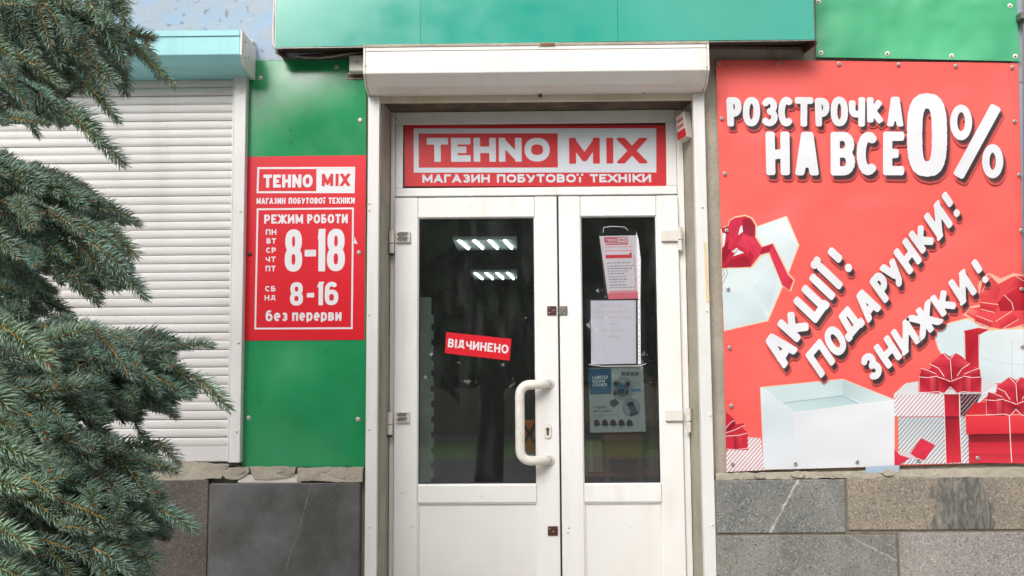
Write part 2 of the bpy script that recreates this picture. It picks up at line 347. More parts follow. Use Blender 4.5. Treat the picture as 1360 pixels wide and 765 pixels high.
g0 = P(1000, 800, -.05)[2]
def slab_(x0, x1, y0, y1, key, label=None):
    o = obj('granite_slab', MB().pbox(x0, x1, y0, y1, -.05, .0), G_[key], bld, bevel=.004)
    if label: o['label'] = label
    return o
obj('joint_bed', MB().box(XR + .03, 9, -.042, .0, 0, P(1150, 636, -.042)[2]), M['joint'], bld)
obj('joint_bed', MB().box(-9, P(478, 700, -.042)[0], -.042, .0, 0, P(350, 643, -.042)[2]), M['joint'], bld)
slab_(952, 1122.5, 637, 708, 'c', 'grey slab crossed by a white vein')
slab_(1126, 1452, 634, 703.5, 'd', 'brown slab with a black mottled patch')
slab_(952, 1192, 711, 786, 'e', 'green grey slab in the second course')
slab_(1195, 1480, 707, 784, 'f', 'pinkish grey slab in the second course')
slab_(277.5, 477, 641.5, 800, 'a', 'large dark grey polished slab')
slab_(120, 275, 638, 800, 'b', 'brown speckled slab beside the spruce')
slab_(-80, 117, 638, 800, 'a')
slab_(952, 1130, 789, 860, 'c'); slab_(1133, 1420, 787, 860, 'd'); slab_(952, 1240, 863, 960, 'e'); slab_(1243, 1500, 861, 960, 'c')
slab_(277.5, 477, 803, 960, 'b'); slab_(120, 275, 803, 960, 'a')
# rough mortar ledges above the cladding
def rough_ledge(name, pts, Yf, Yb, m, parent, seed=0, amp=.003):
    r = random.Random(seed); A = []
    for (x0, y0), (x1, y1) in zip(pts, pts[1:] + pts[:1]):
        n = max(1, int(math.hypot(x1 - x0, y1 - y0) / 7))
        for k in range(n):
            t = k / n; j = 0 if k == 0 else 1
            A.append((x0 + (x1 - x0) * t + r.uniform(-.6, .6) * j, y0 + (y1 - y0) * t + r.uniform(-.9, .9) * j))
    return obj(name, MB().slab(A, Yf, Yb), m, parent, bevel=.0015)
rough_ledge('mortar_ledge', [(951, 629), (1100, 627), (1250, 623), (1470, 618), (1470, 633), (1126, 635), (951, 637.5)], -.045, .0, M['mortar'], bld, 1)
rough_ledge('mortar_chip', [(232, 612), (308, 617), (300, 622), (293, 636), (262, 637), (200, 640), (150, 641), (150, 612)], -.047, .0, M['mortar'], bld, 2)
rough_ledge('mortar_chip', [(302, 621), (330, 620), (331, 627), (325, 632), (316, 637), (300, 636), (294, 630)], -.052, .0, M['mortar'], bld, 3)
rough_ledge('mortar_chip', [(331, 620), (393, 620), (390, 632), (368, 636), (352, 637.5), (338, 637), (334, 630)], -.05, .0, M['mortar'], bld, 4)
rough_ledge('mortar_chip', [(395, 621), (482, 621), (481, 640), (440, 640), (394, 638.5)], -.053, .0, M['mortar'], bld, 5)
for i, (x, y, s) in enumerate([(318, 626, 7), (371, 625, 6), (383, 628, 5), (420, 630, 5), (432, 624, 7), (452, 632, 7), (470, 634, 4), (412, 636, 4), (1010, 632, 8), (1060, 630, 10), (1106, 633, 5), (1180, 628, 9)]):
    r = random.Random(i); pts = [(x + s * r.uniform(.7, 1.2) * math.cos(a), y - .5 * s * r.uniform(.7, 1.2) * math.sin(-a)) for a in [k * math.pi / 4 for k in range(8)]]
    obj('mortar_flake', MB().slab(pts, -.056, -.046), M['mortar'], bld)
obj('plaster_patch', MB().slab([(316, 630), (400, 630), (400, 641), (316, 641)], -.043, .0), M['white_plastic'], bld)
obj('blue_paint_patch', MB().slab([(1150, 620), (1195, 618), (1194, 627), (1150, 628)], -.0462, -.04), M['blue_plaster'], bld)

# ------------------------------------------------------------------ interior of the shop
room = thing('shop_interior', 'dim shop room seen through the door glass', 'room', (0, 3, 0))
obj('room_floor', MB().box(-3.5, 3.5, .33, 11.6, TH - .1, TH - .02), M['room_floor'], room)
obj('room_ceiling', MB().box(-3.5, 3.5, .33, 11.6, 3.1, 3.7), M['room_wall'], room)
obj('room_wall', MB().box(-3.6, -3.5, .33, 11.6, TH - .1, 3.7), M['room_wall'], room)
obj('room_wall', MB().box(3.5, 3.6, .33, 11.6, TH - .1, 3.7), M['room_wall'], room)
obj('room_wall', MB().box(-3.6, 3.6, 11.6, 11.7, TH - .1, 3.7), M['room_wall'], room)
def zc(px, py, z=3.06):
    d = ray(px, py); t = (z - CAM.z) / d[2]; return CAM.x + d[0] * t, CAM.y + d[1] * t
for i, (xa, xb, ya, yb, lab) in enumerate([(608, 687, 320, 334, 'nearer fluorescent ceiling light seen high through the left door glass'), (630, 687, 363, 373, 'farther fluorescent ceiling light seen through the left door glass')]):
    x0, y1 = zc(xa, yb); x1, _ = zc(xb, yb); _, y0 = zc(xa, ya)
    lo, hi = min(y0, y1), max(y0, y1)
    t = thing('ceiling_light', lab, 'ceiling light', ((x0 + x1) / 2, (lo + hi) / 2, 3.1), 'ceiling lights in the shop')
    obj('tray', MB().box(x0, x1, lo, hi, 3.072, 3.098), M['lamp_tray'], t)
    for k in range(4):
        xx = x0 + (x1 - x0) * (.14 + .24 * k)
        obj('tube', MB().tube([(xx - .03, lo + .03, 3.064), (xx + .03, hi - .14, 3.064)], .010, 8), M['tube_light'], t)
for k_, (lx, ly) in enumerate(((-.9, 2.2), (.9, 2.2), (0.0, 2.6))):   # unseen fixtures added near the door to brighten the room
    t = thing('ceiling_light', ('left', 'right', 'middle')[k_] + ' added fill light, unseen above the door glass, brightening the shop', 'ceiling light', (lx, ly, 3.1), 'ceiling lights in the shop')
    obj('tray', MB().box(lx - .3, lx + .3, ly - .3, ly + .3, 3.072, 3.098), M['lamp_tray'], t)
    for k in range(4): obj('tube', MB().tube([(lx - .21 + .14 * k, ly - .26, 3.05), (lx - .21 + .14 * k, ly + .26, 3.05)], .014, 8), M['tube_light'], t)
# rack post with notches just inside
t = thing('rack_post', 'notched grey metal rack post inside the left door glass', 'rack', (P(563, 560, .6)[0], .6, TH))
obj('post', MB().box(P(557, 500, .6)[0], P(572, 500, .6)[0], .6, .64, TH, P(560, 395, .6)[2]), M['wplate'], t)
for k in range(11):
    y = 418 + k * 20.5
    obj('tab', MB().pbox(571, 575.5, y, y + 12, .605, .63), M['wplate'], t)
t = thing('display_shelf', 'dark shelving with cardboard boxes inside the right door glass', 'shelf', (P(835, 600, 1.8)[0], 1.8, TH))
for k, y in enumerate((500, 560, 628)):
    obj('shelf_board', MB().pbox(752, 925, y, y + 5, 1.8, 2.3), M['redwood'], t)
for x in (752, 920): obj('upright', MB().box(P(x, 500, 1.8)[0], P(x, 500, 1.8)[0] + .03, 1.82, 2.28, TH, 2.2), M['redwood'], t)
for i, (x0, x1, y0, y1, l) in enumerate([(770, 800, 585, 627, 'brown cardboard box on the low shelf at left'), (758, 790, 512, 559, 'tall brown cardboard box on the middle shelf'), (855, 892, 508, 559, 'cardboard box at the right end of the middle shelf'), (866, 900, 600, 627, 'flat cardboard box on the low shelf at right')]):
    b = thing('cardboard_box', l, 'box', P((x0 + x1) / 2, y1, 1.9), 'cardboard boxes on the shelf inside')
    obj('carton', MB().pbox(x0, x1, y0, y1 - .3, 1.85, 2.15), M['card'], b)
    obj('tape_strip', MB().pbox((x0 + x1) / 2 - 2, (x0 + x1) / 2 + 2, y0 + .5, y1 - .5, 1.848, 1.85), M['white_plastic'], b)
t = thing('wooden_desk', 'red brown wooden desk inside the right door glass', 'desk', P(832, 640, 1.1))
obj('desk_front', MB().pbox(803, 853, 575, 611, 1.1, 1.13), M['redwood'], t, bevel=.003)
obj('desk_top', MB().pbox(798, 857, 571, 574.6, 1.07, 1.5), M['redwood'], t, bevel=.003)
obj('leg', MB().pbox(803, 810, 611.3, 690, 1.1, 1.15), M['redwood'], t); obj('leg', MB().pbox(846, 853, 611.3, 690, 1.1, 1.15), M['redwood'], t)
t = thing('orange_stand_in', 'orange shape with dark straps, added for the reflection of a person in orange', 'stand-in', P(703, 606, .5))  # stand-in added for a person in orange mirrored in the glass
mb = MB(); c = P(703, 578, .5)
n = 14
vs = []; fs = []
for j, (zz, rr) in enumerate([(-.085, .045), (-.08, .062), (-.03, .066), (.03, .058), (.06, .045), (.07, .02)]):
    for k in range(n):
        a = 2 * math.pi * k / n; q = 1 + .08 * math.sin(3 * a + j); vs.append((c[0] + rr * q * math.cos(a), .56 + rr * .6 * math.sin(a), c[2] + zz))
for j in range(5):
    for k in range(n): fs.append((j * n + k, j * n + (k + 1) % n, (j + 1) * n + (k + 1) % n, (j + 1) * n + k))
fs += [tuple(range(n))[::-1], tuple(range(5 * n, 6 * n))]
obj('stand_in_body', mb.add(vs, fs), M['orange'], t, smooth=True)
for sgn in (-1, 1):
    obj('strap', MB().tube([(c[0] - sgn * .035, .52, c[2] + .06), (c[0], .512, c[2] + .01), (c[0] + sgn * .04, .515, c[2] - .06)], .006, 6), M['black'], t)

# ------------------------------------------------------------------ the double door
YD = .17            # face of the frame
YLf = YD - .018     # face of the leaves (they sit slightly proud)
door = thing('double_door', 'white plastic double entrance door with two dark glass panes and red sign above', 'door', ((XLi + XRi) / 2, YD, TH))
def Z_(y, x=715, Y=YD): return P(x, y, Y)[2]
def X_(x, y=455, Y=YD): return P(x, y, Y)[0]
zb = TH + .01
fr = obj('door_frame', MB().box(XLi + .002, X_(523.5), YD, YD + .07, zb, ZTi - .002), M['pvc'], door, bevel=.003)
mb = MB().box(X_(904.5), XRi - .002, YD, YD + .07, zb, ZTi - .002)
obj('door_frame', mb, M['pvc'], door, bevel=.003)
mb = MB().box(X_(524), X_(904), YD - .001, YD + .07, Z_(164), ZTi - .002); obj('head_rail', mb, M['pvc'], door, bevel=.003)
obj('transom_bar', MB().box(X_(524), X_(904), YD - .002, YD + .07, Z_(259), Z_(248.5)), M['pvc'], door, bevel=.003)
obj('transom_stile', MB().box(X_(524), X_(534), YD - .0015, YD + .07, Z_(248.3), Z_(164.2)), M['pvc'], door, bevel=.002)
obj('transom_stile', MB().box(X_(890.5), X_(904), YD - .0015, YD + .07, Z_(248.3), Z_(164.2)), M['pvc'], door, bevel=.002)
obj('transom_gasket', MB().box(X_(534), X_(890.5), YD + .012, YD + .05, Z_(248.3), Z_(164.2)), M['gasket'], door)
def leaf(x0, x1, gx0, gx1, right=False):
    lf = obj('door_leaf', MB().box(X_(gx0 - 0), X_(gx1), YLf + .03, YLf + .045, zb + .02, Z_(646)), M['pvc'], door)   # back skin of the lower field
    gy0, gy1, py0 = 288.5, 643, 667
    for a, b in ((x0, gx0), (gx1, x1)): obj('stile', MB().box(X_(a), X_(b), YLf, YLf + .07, zb + .01, Z_(262)), M['pvc'], lf, bevel=.0035)
    obj('top_rail', MB().box(X_(gx0) + .001, X_(gx1) - .001, YLf + .0012, YLf + .069, Z_(gy0), Z_(262) - .001), M['pvc'], lf, bevel=.003)
    obj('middle_rail', MB().box(X_(gx0) + .001, X_(gx1) - .001, YLf + .0012, YLf + .069, Z_(py0), Z_(gy1)), M['pvc'], lf, bevel=.004)
    obj('bottom_rail', MB().box(X_(gx0) + .001, X_(gx1) - .001, YLf + .0012, YLf + .069, zb + .01, zb + .12), M['pvc'], lf, bevel=.003)
    # glazing bead (bevelled inner edge) and dark gasket, then the pane
    X0, X1, Z0, Z1 = X_(gx0), X_(gx1), Z_(gy1), Z_(gy0)
    def ring(name, x0, x1, z0, z1, wd, ya, yb, m):
        r = MB().box(x0, x0 + wd, ya, yb, z0, z1).box(x1 - wd, x1, ya, yb, z0, z1).box(x0 + wd, x1 - wd, ya, yb, z1 - wd, z1).box(x0 + wd, x1 - wd, ya, yb, z0, z0 + wd)
        return obj(name, r, m, lf)
    ring('glazing_bead', X0, X1, Z0, Z1, .004, YLf + .010, YLf + .03, M['pvc'])
    ring('gasket', X0 + .004, X1 - .004, Z0 + .004, Z1 - .004, .0045, YLf + .014, YLf + .03, M['gasket'])
    obj('pane', MB().box(X0 + .004, X1 - .004, YLf + .020, YLf + .0205, Z0 + .004, Z1 - .004), M['glass'], lf)
    obj('lower_panel', MB().box(X0 + .0065, X1 - .0065, YLf + .016, YLf + .03, zb + .126, Z_(py0) - .006), M['pvc_panel'], lf)
    ring('panel_bead', X0, X1, zb + .12, Z_(py0), .006, YLf + .008, YLf + .029, M['pvc'])
    return lf
lfL = leaf(524.2, 741.2, 555, 711.5)
lfR = leaf(743.6, 903.8, 772.5, 874.5)
obj('meeting_gasket', MB().box(X_(741.3), X_(743.5), YLf + .012, YLf + .06, zb + .02, Z_(262)), M['gasket'], door)
# hinges
def hinge(xf0, xf1, yf0, yf1, xb0, xb1, yb0, yb1, par, dark):
    h = obj('hinge', MB().pbox(xf0, xf1, yf0, yf1, YLf - .016, YLf - .0003), M['white_plastic'], par, bevel=.002)
    r = (X_(xb1) - X_(xb0)) / 2; xc = (X_(xb1) + X_(xb0)) / 2
    obj('barrel', MB().tube([(xc, YLf - .012, Z_(yb0)), (xc, YLf - .012, Z_(yf1 + 1))], r, 14), M['white_plastic'], h)
    obj('barrel', MB().tube([(xc, YLf - .012, Z_(yf1 + 2.2)), (xc, YLf - .012, Z_(yb1))], r * .93, 14), M['white_plastic'], h)
    if dark:
        obj('pin_cap', MB().tube([(xc, YLf - .012, Z_(yb1)), (xc, YLf - .012, Z_(yb1 + 3))], r * .8, 10), M['black'], h)
        for k in (0, 1):
            ya = yf0 + 1.3 + k * (yf1 - yf0 - 2) / 2; yb = ya + (yf1 - yf0) / 2 - 2
            xa = xf0 + (xf1 - xf0) * .12; xb_ = xf1 - 4
            ym = (ya + yb) / 2
            obj('worn_label', MB().slab([(xa + 2, ya), (xb_, ya), (xb_ + 2.5, ya + 1.8), (xb_, ym), (xb_, yb), (xa + 1, yb), (xa - 1, ym)], YLf - .0185, YLf - .0161), M['dark_label'], h)
hinge(525.5, 544.5, 307, 321.5, 517, 524.5, 306, 336, lfL, True)
hinge(525.5, 543.5, 547, 561, 515.5, 523.5, 546, 576, lfL, True)
hinge(878.5, 901, 306, 320, 901.5, 908.5, 305, 335, lfR, False)
hinge(884, 907, 544.5, 559, 907.5, 914.5, 543, 575, lfR, False)
# latch plates, lock, handle
def plate(name, x0, x1, y0, y1, m, par, screws=()):
    p = obj(name, MB().pbox(x0, x1, y0, y1, YLf - .006, YLf - .0003), m, par, bevel=.0015)
    for sx, sy in screws: obj('screw', MB().dome(P(sx, sy, YLf - .006), .003, .002, 8), M['steel'], p)
    return p
plate('latch_plate', 726.8, 739, 406.5, 418.5, M['brown_metal'], lfL, ((729.5, 409), (729.5, 415.5), (735, 412)))
plate('latch_plate', 741.8, 753.5, 406.5, 418.5, M['grey_metal'], lfR, ((744, 409), (750, 409), (750, 416), (744, 416), (746.5, 412)))
plate('latch_plate', 727.5, 741, 699, 711.5, M['brown_metal'], lfL, ((730, 702), (735, 706)))
for y in (701.5, 708): obj('screw_hole', MB().dome(P(755.5 if y < 705 else 754.3, y, YLf - .0003), .003, .0006, 8), M['black'], lfR)
esc = MB(); c = P(727.3, 572, YLf)
pts = []
for k in range(24):
    a = 2 * math.pi * k / 24; pts.append((c[0] + .0165 * math.cos(a), c[2] + (.018 if math.sin(a) >= 0 else -.018) + .0165 * math.sin(a)))
n = len(pts); vs = [(x, YLf - .0003, z) for x, z in pts] + [(c[0] + (x - c[0]) * .94, YLf - .008, c[2] + (z - c[2]) * .97) for x, z in pts]
esc.add(vs, [tuple(range(n, 2 * n))] + [(i, (i + 1) % n, (i + 1) % n + n, i + n) for i in range(n)])
lk = obj('lock_escutcheon', esc, M['white_plastic'], lfL, bevel=.001)
kh = MB().dome((c[0], YLf - .0081, c[2] + .006), .0085, .001, 16); obj('lock_cylinder', kh, M['grey_metal'], lk)
obj('lock_cylinder', MB().box(c[0] - .005, c[0] + .005, YLf - .0092, YLf - .0081, c[2] - .02, c[2] + .004), M['grey_metal'], lk)
obj('keyhole', MB().dome((c[0], YLf - .0093, c[2] + .007), .0045, .0005, 10).box(c[0] - .0017, c[0] + .0017, YLf - .0098, YLf - .0094, c[2] - .012, c[2] + .006), M['black'], lk)
YH = YLf - .065; rh = .0225 * .98
def hp(px, py, Y): return P(px, py, Y)
top0, bot0 = hp(728, 509.5, YLf), hp(728.5, 611, YLf)
xbar = P(690.5, 560, YH)[0]; zt, zb_ = P(690.5, 511, YH)[2], P(690.5, 612, YH)[2]
rr = .045
path = [tuple(top0), (top0[0] - .02, YH + .035, (zt + top0[2]) / 2), (top0[0] - .05, YH, zt)]
for k in range(7):
    a = k / 6 * math.pi / 2; path.append((xbar + rr - rr * math.sin(a), YH, zt - rr + rr * math.cos(a)))
for k in range(7):
    a = k / 6 * math.pi / 2; path.append((xbar + rr - rr * math.cos(a), YH, zb_ + rr - rr * math.sin(a)))
path += [(bot0[0] - .05, YH, zb_), (bot0[0] - .02, YH + .035, (zb_ + bot0[2]) / 2), tuple(bot0)]
hd = obj('pull_handle', MB().tube(path, rh * .93, 18), M['handle'], lfL, smooth=True)
for q in (top0, bot0): obj('mount_rosette', MB().dome(q, .027, .012, 20), M['white_plastic'], hd)
# small scuffs and marks on the leaves
rs_ = random.Random(3); sm_mat = mat('scuff', pc(196, 186, 172), .6)
for x, y in ((626, 273), (640, 660), (606, 735), (648, 706), (536, 420), (534, 655), (722, 640), (757, 480), (889, 420), (893, 620), (820, 735), (838, 700), (730, 455), (548, 700), (600, 700), (760, 600)):
    l_ = rs_.uniform(1.2, 5); an = rs_.uniform(-1.2, 1.2); dx, dy = math.cos(an) * l_, math.sin(an) * l_; inn = 556 < x < 711 and y > 668 or 774 < x < 873 and y > 668
    yy = YLf + (.0158 if inn else -.0003)
    obj('scuff_mark', MB().add([P(x - dx, y - dy, yy), P(x, y + .35, yy), P(x + dx, y + dy, yy), P(x, y - .45, yy)], [(0, 1, 2, 3)]), sm_mat, lfL if x < 742 else lfR)
# transom sign
sg = thing('transom_sign', 'red and white shop name sign in the window above the door', 'sign', tuple(P(712, 248, YD)))
SQ = [(537, 166), (884.5, 166), (885, 247.3), (537.5, 247.3)]
obj('sign_panel', MB().slab(SQ, YD + .004, YD + .0119), M['red_dark'], sg)
obj('white_edge', MB().slab([(884.5, 166), (887.6, 166), (888, 247.3), (885, 247.3)], YD + .0045, YD + .0119), M['white_print'], sg)
# siren box on the right reveal
sb = thing('alarm_siren', 'small white and red alarm siren box high on the right side of the doorway', 'alarm', tuple(P(906, 187, .1)))
a0 = [P(897.5, 156, .10), P(908.5, 147, .035), P(912, 181, .035), P(900.5, 187.5, .10)]     # front face
b0 = [np.array(p) + np.array((.03, .02, -.002)) for p in a0]
def hexa(A, B): return MB().add([*A, *B], [(0, 1, 2, 3), (7, 6, 5, 4), (0, 4, 5, 1), (1, 5, 6, 2), (2, 6, 7, 3), (3, 7, 4, 0)])
obj('siren_body', hexa(a0, b0), M['white_plastic'], sb, bevel=.002)
def lerp(a, b, t): return a + (b - a) * t
def on_face(u0, u1, v0, v1, off):
    nrm = np.cross(a0[1] - a0[0], a0[3] - a0[0]); nrm /= np.linalg.norm(nrm)
    if nrm[1] > 0: nrm = -nrm
    q = lambda u, v: lerp(lerp(a0[0], a0[1], u), lerp(a0[3], a0[2], u), v)
    A = [q(u0, v0) + nrm * off, q(u1, v0) + nrm * off, q(u1, v1) + nrm * off, q(u0, v1) + nrm * off]
    return hexa(A, [p - nrm * (off + .001) for p in A])
obj('red_lens', on_face(.04, .96, .66, .97, .003), M['red_dark'], sb)
for v in (.18, .42):
    for u in (.16, .33, .5, .67): obj('red_letter_mark', on_face(u, u + .11, v, v + .12, .0008), M['red_print'], sb)

# cable across the top left corner of the doorway
t = thing('doorway_cable', 'thin pale cable crossing the top left corner of the doorway', 'cable', tuple(P(515, 142, .1)))
obj('cable_run', MB().tube([P(503, 138.5, .01), P(508, 138.5, .05), P(513, 142, .1), P(518, 149, .165), P(527, 159, YD - .003)], .0028, 6), M['cable'], t, smooth=True)

# ------------------------------------------------------------------ roller shutter over the door
rs = thing('door_roller_shutter', 'white roller shutter box and side rails around the shop door', 'shutter', tuple(P(712, 125, -.1)))
YB = -.19
zt_, zm, zl = P(712, 58, YB)[2], P(712, 95.3, YB)[2], P(712, 122.5, -.075)[2]
zk = P(712, 113, YB + .055)[2]
xa, xb_ = P(482.5, 80, YB)[0], P(942, 80, YB)[0]
prof = [(-.003, zl), (-.075, zl), (YB + .055, zk), (YB, zm), (YB, zt_), (-.003, zt_)]
obj('box_cover', MB().prism_x(xa + .008, xb_ - .008, prof), M['white_metal'], rs, bevel=.004)
for x0, x1 in ((xa, xa + .0075), (xb_ - .0075, xb_)):
    obj('end_cap', MB().prism_x(x0, x1, [(y - .002 if y < -.01 else y, z + (.002 if z > zm else -.002)) for y, z in prof]), M['white_metal'], rs, bevel=.0015)
obj('top_trim', MB().box(xa, xb_, YB - .004, YB - .0021, zt_ - .008, zt_ + .003), M['mortar'], rs)
obj('trim_groove', MB().box(xa + .01, xb_ - .01, YB - .0012, YB + .001, zt_ - .0265, zt_ - .0245), M['joint'], rs)
obj('stain_patch', MB().pbox(718, 737, 57.2, 60.5, YB - .0065, YB - .0042), M['rust'], rs)
for x, y in ((485.5, 87), (938.5, 89), (716.5, 61.5)): obj('screw', MB().dome(P(x, y, YB - .002), .004, .002, 8), M['steel'], rs)
YR = -.045
railL = obj('side_rail', MB().box(P(486.5, 450, YR)[0], P(501.8, 450, YR)[0], YR, -.001, TH, zl - .001), M['rail'], rs, bevel=.003)
railR = obj('side_rail', MB().box(P(928.3, 450, YR)[0], P(943.8, 450, YR)[0], YR, -.001, TH, zl - .001), M['rail'], rs, bevel=.003)
for y in (279, 418, 570, 700, 270): obj('rail_screw', MB().dome(P(490.2 if y != 700 else 489.3, y, YR), .0062, .005, 10), M['white_plastic'], railL)
for y in (275, 413, 552, 697): obj('rail_screw', MB().dome(P({275: 929 + 5, 413: 940, 552: 944, 697: 947}[y] - 1, y, YR), .0062, .005, 10), M['white_plastic'], railR)
obj('yellow_tape', MB().slab([(934.5, 321), (937.5, 321), (942.5, 401), (938.2, 401)], YR - .003, YR - .0002), M['yellow_tape'], railR)
bs = obj('end_slat', MB().box(P(502.3, 128, -.035)[0], P(927.5, 128, -.035)[0], -.035, -.012, P(712, 134, -.035)[2], zl + .02), M['pvc_dirty'], rs, bevel=.002)
for x, y, m in ((582.5, 123.5, 'white_plastic'), (717.5, 127, 'rust'), (855.5, 123, 'white_plastic')):
    s = obj('stop_bolt', MB().tube([P(x, y, -.036), P(x, y, -.052)], .009, 12), M[m], bs)
    obj('bolt_eye', MB().dome(P(x, y, -.0521), .004, .001, 8), M['black'], s)

# ------------------------------------------------------------------ left window roller shutter
ls = thing('window_roller_shutter', 'white slatted roller shutter closed over the window behind the spruce, aqua box on top', 'shutter', tuple(P(150, 612, -.05)))
YS = -.03
xr0, xr1 = -.9, 0
def lp(px, py, Y): return P(px, py, Y)
XSl, XSr = P(-120, 360, YS)[0], P(311, 360, YS)[0] + .0
ztop, zbot = P(311, 98, YS)[2], P(303, 612, YS)[2]
pitch = (P(307, 300, YS)[2] - P(307, 311.25, YS)[2])
nsl = int((ztop - zbot) / pitch) + 1
sprof = [(YS + .004, 0), (YS - .003, .001), (YS - .0065, pitch * .25), (YS - .0072, pitch * .5), (YS - .0062, pitch * .78), (YS - .003, pitch * .95), (YS + .006, pitch * .965), (YS + .006, 0)]
sm = MB().prism_x(XSl, P(311, 360, YS)[0], sprof).mesh('slat'); sm.materials.append(M['slat'])
z0 = zbot + pitch * .2
e = obj('bottom_bar', MB().box(XSl, P(305, 600, YS)[0], YS - .008, YS + .006, zbot - .002, z0 + pitch * 1.45), M['slat'], ls, bevel=.002)
for k in range(2, nsl):
    o = bpy.data.objects.new('slat', sm); COL.objects.link(o); o.location = (0, random.uniform(-.0008, .0008), z0 + k * pitch - pitch * .5 + random.uniform(-.0007, .0007)); o.rotation_euler = (random.uniform(-.012, .012), random.uniform(-.0006, .0006), 0); o.parent = ls; o.matrix_parent_inverse = Matrix.Translation(-Vector(ls.location))
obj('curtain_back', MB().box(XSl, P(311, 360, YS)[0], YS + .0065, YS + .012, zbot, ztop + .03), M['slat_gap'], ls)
# right guide rail, a little out of plumb as in the photograph
rl = obj('side_rail', MB().slab([(311.5, 97), (327.3, 97), (318.3, 614.5), (303.2, 614.5)], -.065, -.009), M['rail'], ls, bevel=.003)
obj('inner_lip', MB().slab([(309.6, 97), (311.4, 97), (303.1, 612.5), (301.3, 612.5)], -.058, -.009), M['rail'], ls)
obj('rail_foot', MB().slab([(304, 614.7), (318, 614.7), (318, 619), (304, 619)], -.055, -.012), M['black'], ls)
for x, y in ((320.5, 122), (319.2, 281), (316.5, 455), (314.3, 573)): obj('rail_screw', MB().dome(P(x, y, -.065), .0068, .005, 10), M['white_plastic'], rl)
YA = -.24
xL2 = P(-160, 60, YA)[0]; xR2 = P(318.5, 60, YA)[0]
zA, zBm, zC = P(318, 41, YA)[2], P(318, 72, YA)[2], P(322, 98, -.11)[2]
prof = [(-.009, zC), (-.10, zC), (YA + .04, zBm - (zBm - zC) * .78), (YA, zBm), (YA, zA), (-.009, zA)]
obj('box_cover', MB().prism_x(xL2, xR2, prof), M['aqua'], ls, bevel=.003)
obj('end_cap', MB().prism_x(xR2 + .001, xR2 + .01, [(y - .003 if y < -.02 else y, z + (.003 if z > zBm else -.003)) for y, z in prof]), M['white_metal'], ls, bevel=.002)
obj('top_trim', MB().box(xL2, xR2, YA - .006, YA - .001, zA - .022, zA + .002), M['aqua'], ls, bevel=.001)
for dy, dz in ((.05, -.03), (.1, -.08), (.05, -.1)): obj('cap_screw', MB().tube([(xR2 + .008, YA + dy, zA + dz), (xR2 + .013, YA + dy, zA + dz)], .004, 8), M['steel'], ls)
t = thing('cable_clip', 'small white bolt on the blue wall beside the aqua shutter box', 'bolt', tuple(P(333, 55, -.02)))
obj('clip_body', MB().tube([P(334, 55, -.009), P(334, 55, -.05)], .009, 10), M['white_plastic'], t)

# ------------------------------------------------------------------ green panel with the opening hours
gp = thing('green_wall_panel', 'tall green wall panel between the shutter rail and the door rail', 'panel', tuple(P(405, 620, -.02)))
GPs = [(329.5, 80.5), (486, 79), (486, 620), (318.5, 620)]
obj('panel_sheet', MB().slab(GPs, -.022, -.009), M['green'], gp)
def bulge(q, amp, nx=18, ny=18):
    TL, TR, BR__, BL = [np.array(p, float) for p in q]; vs = []; fs = []
    for j in range(ny + 1):
        for i in range(nx + 1):
            u, v = i / nx, j / ny; p = TL * (1 - u) * (1 - v) + TR * u * (1 - v) + BR__ * u * v + BL * (1 - u) * v
            w3_ = P(p[0], p[1], -.0222); k = math.sin(math.pi * u) ** 1.2 * math.sin(math.pi * min(1, v)) ** 1.2
            vs.append((w3_[0], -.0222 - amp * k, w3_[2]))
    for j in range(ny):
        for i in range(nx): o_ = j * (nx + 1) + i; fs.append((o_, o_ + nx + 1, o_ + nx + 2, o_ + 1))
    return MB().add(vs, fs)
obj('bowed_face', bulge([(330, 82), (485.5, 80.5), (485, 205), (327.5, 207)], .0065), M['green'], gp, smooth=True)
obj('bowed_face', bulge([(321.5, 453.5), (484.5, 452.5), (485, 618), (319, 618)], .019), M['green'], gp, smooth=True)
for x, y, m in ((346, 104, 'steel'), (447, 89, 'steel'), (478.5, 160, 'steel'), (330.3, 555, 'steel'), (475.5, 557, 'steel')):
    obj('panel_screw', MB().dome(P(x, y, -.022), .0115, .006, 12), M[m], gp)
# junction box and its back plate
t = thing('junction_box', 'small white junction box at the left end of the door shutter box', 'box', tuple(P(472, 95, -.05)))
obj('box_shell', MB().pbox(463.5, 490, 73, 94.5, -.075, -.0225), M['white_plastic'], t, bevel=.006)
obj('back_plate', MB().pbox(460.5, 490, 94.6, 105, -.0285, -.0225), M['grey_metal'], t)
obj('plate_recess', MB().pbox(462.5, 490, 94.8, 103, -.0305, -.0286), M['brown_metal'], t)
obj('plate_screw', MB().dome(P(464.5, 98, -.0306), .007, .005, 10), M['steel'], t)
obj('box_screw', MB().dome(P(475, 82, -.0751), .003, .001, 8), M['black'], t)

# ------------------------------------------------------------------ teal sign box above
ts = thing('teal_fascia_sign', 'large glossy teal fascia box above the door, overhanging the wall', 'sign', tuple(P(720, 60, -.1)))
YT = -.17
zE = P(720, -180, YT)[2]
a_, b_, c_, d_ = P(366, 63, YT), P(559, 59.3, YT), P(821, 54.6, YT), P(1082.5, 52.5, YT)
def fascia(p, q): return MB().add([p, q, (q[0], YT, zE), (p[0], YT, zE), (p[0], YT + .02, p[2]), (q[0], YT + .02, q[2]), (q[0], YT + .02, zE), (p[0], YT + .02, zE)],
    [(0, 1, 2, 3), (7, 6, 5, 4), (0, 4, 5, 1), (2, 6, 7, 3), (0, 3, 7, 4), (1, 5, 6, 2)])
for p, q in ((a_, b_), (b_, c_), (c_, d_)):
    q = q.copy(); q[0] -= .0012; obj('fascia_sheet', fascia(p, q), M['teal'], ts)
obj('side_sheet', MB().box(a_[0] - .004, a_[0] - .001, YT, -.009, a_[2] - .002, zE), M['white_metal'], ts)
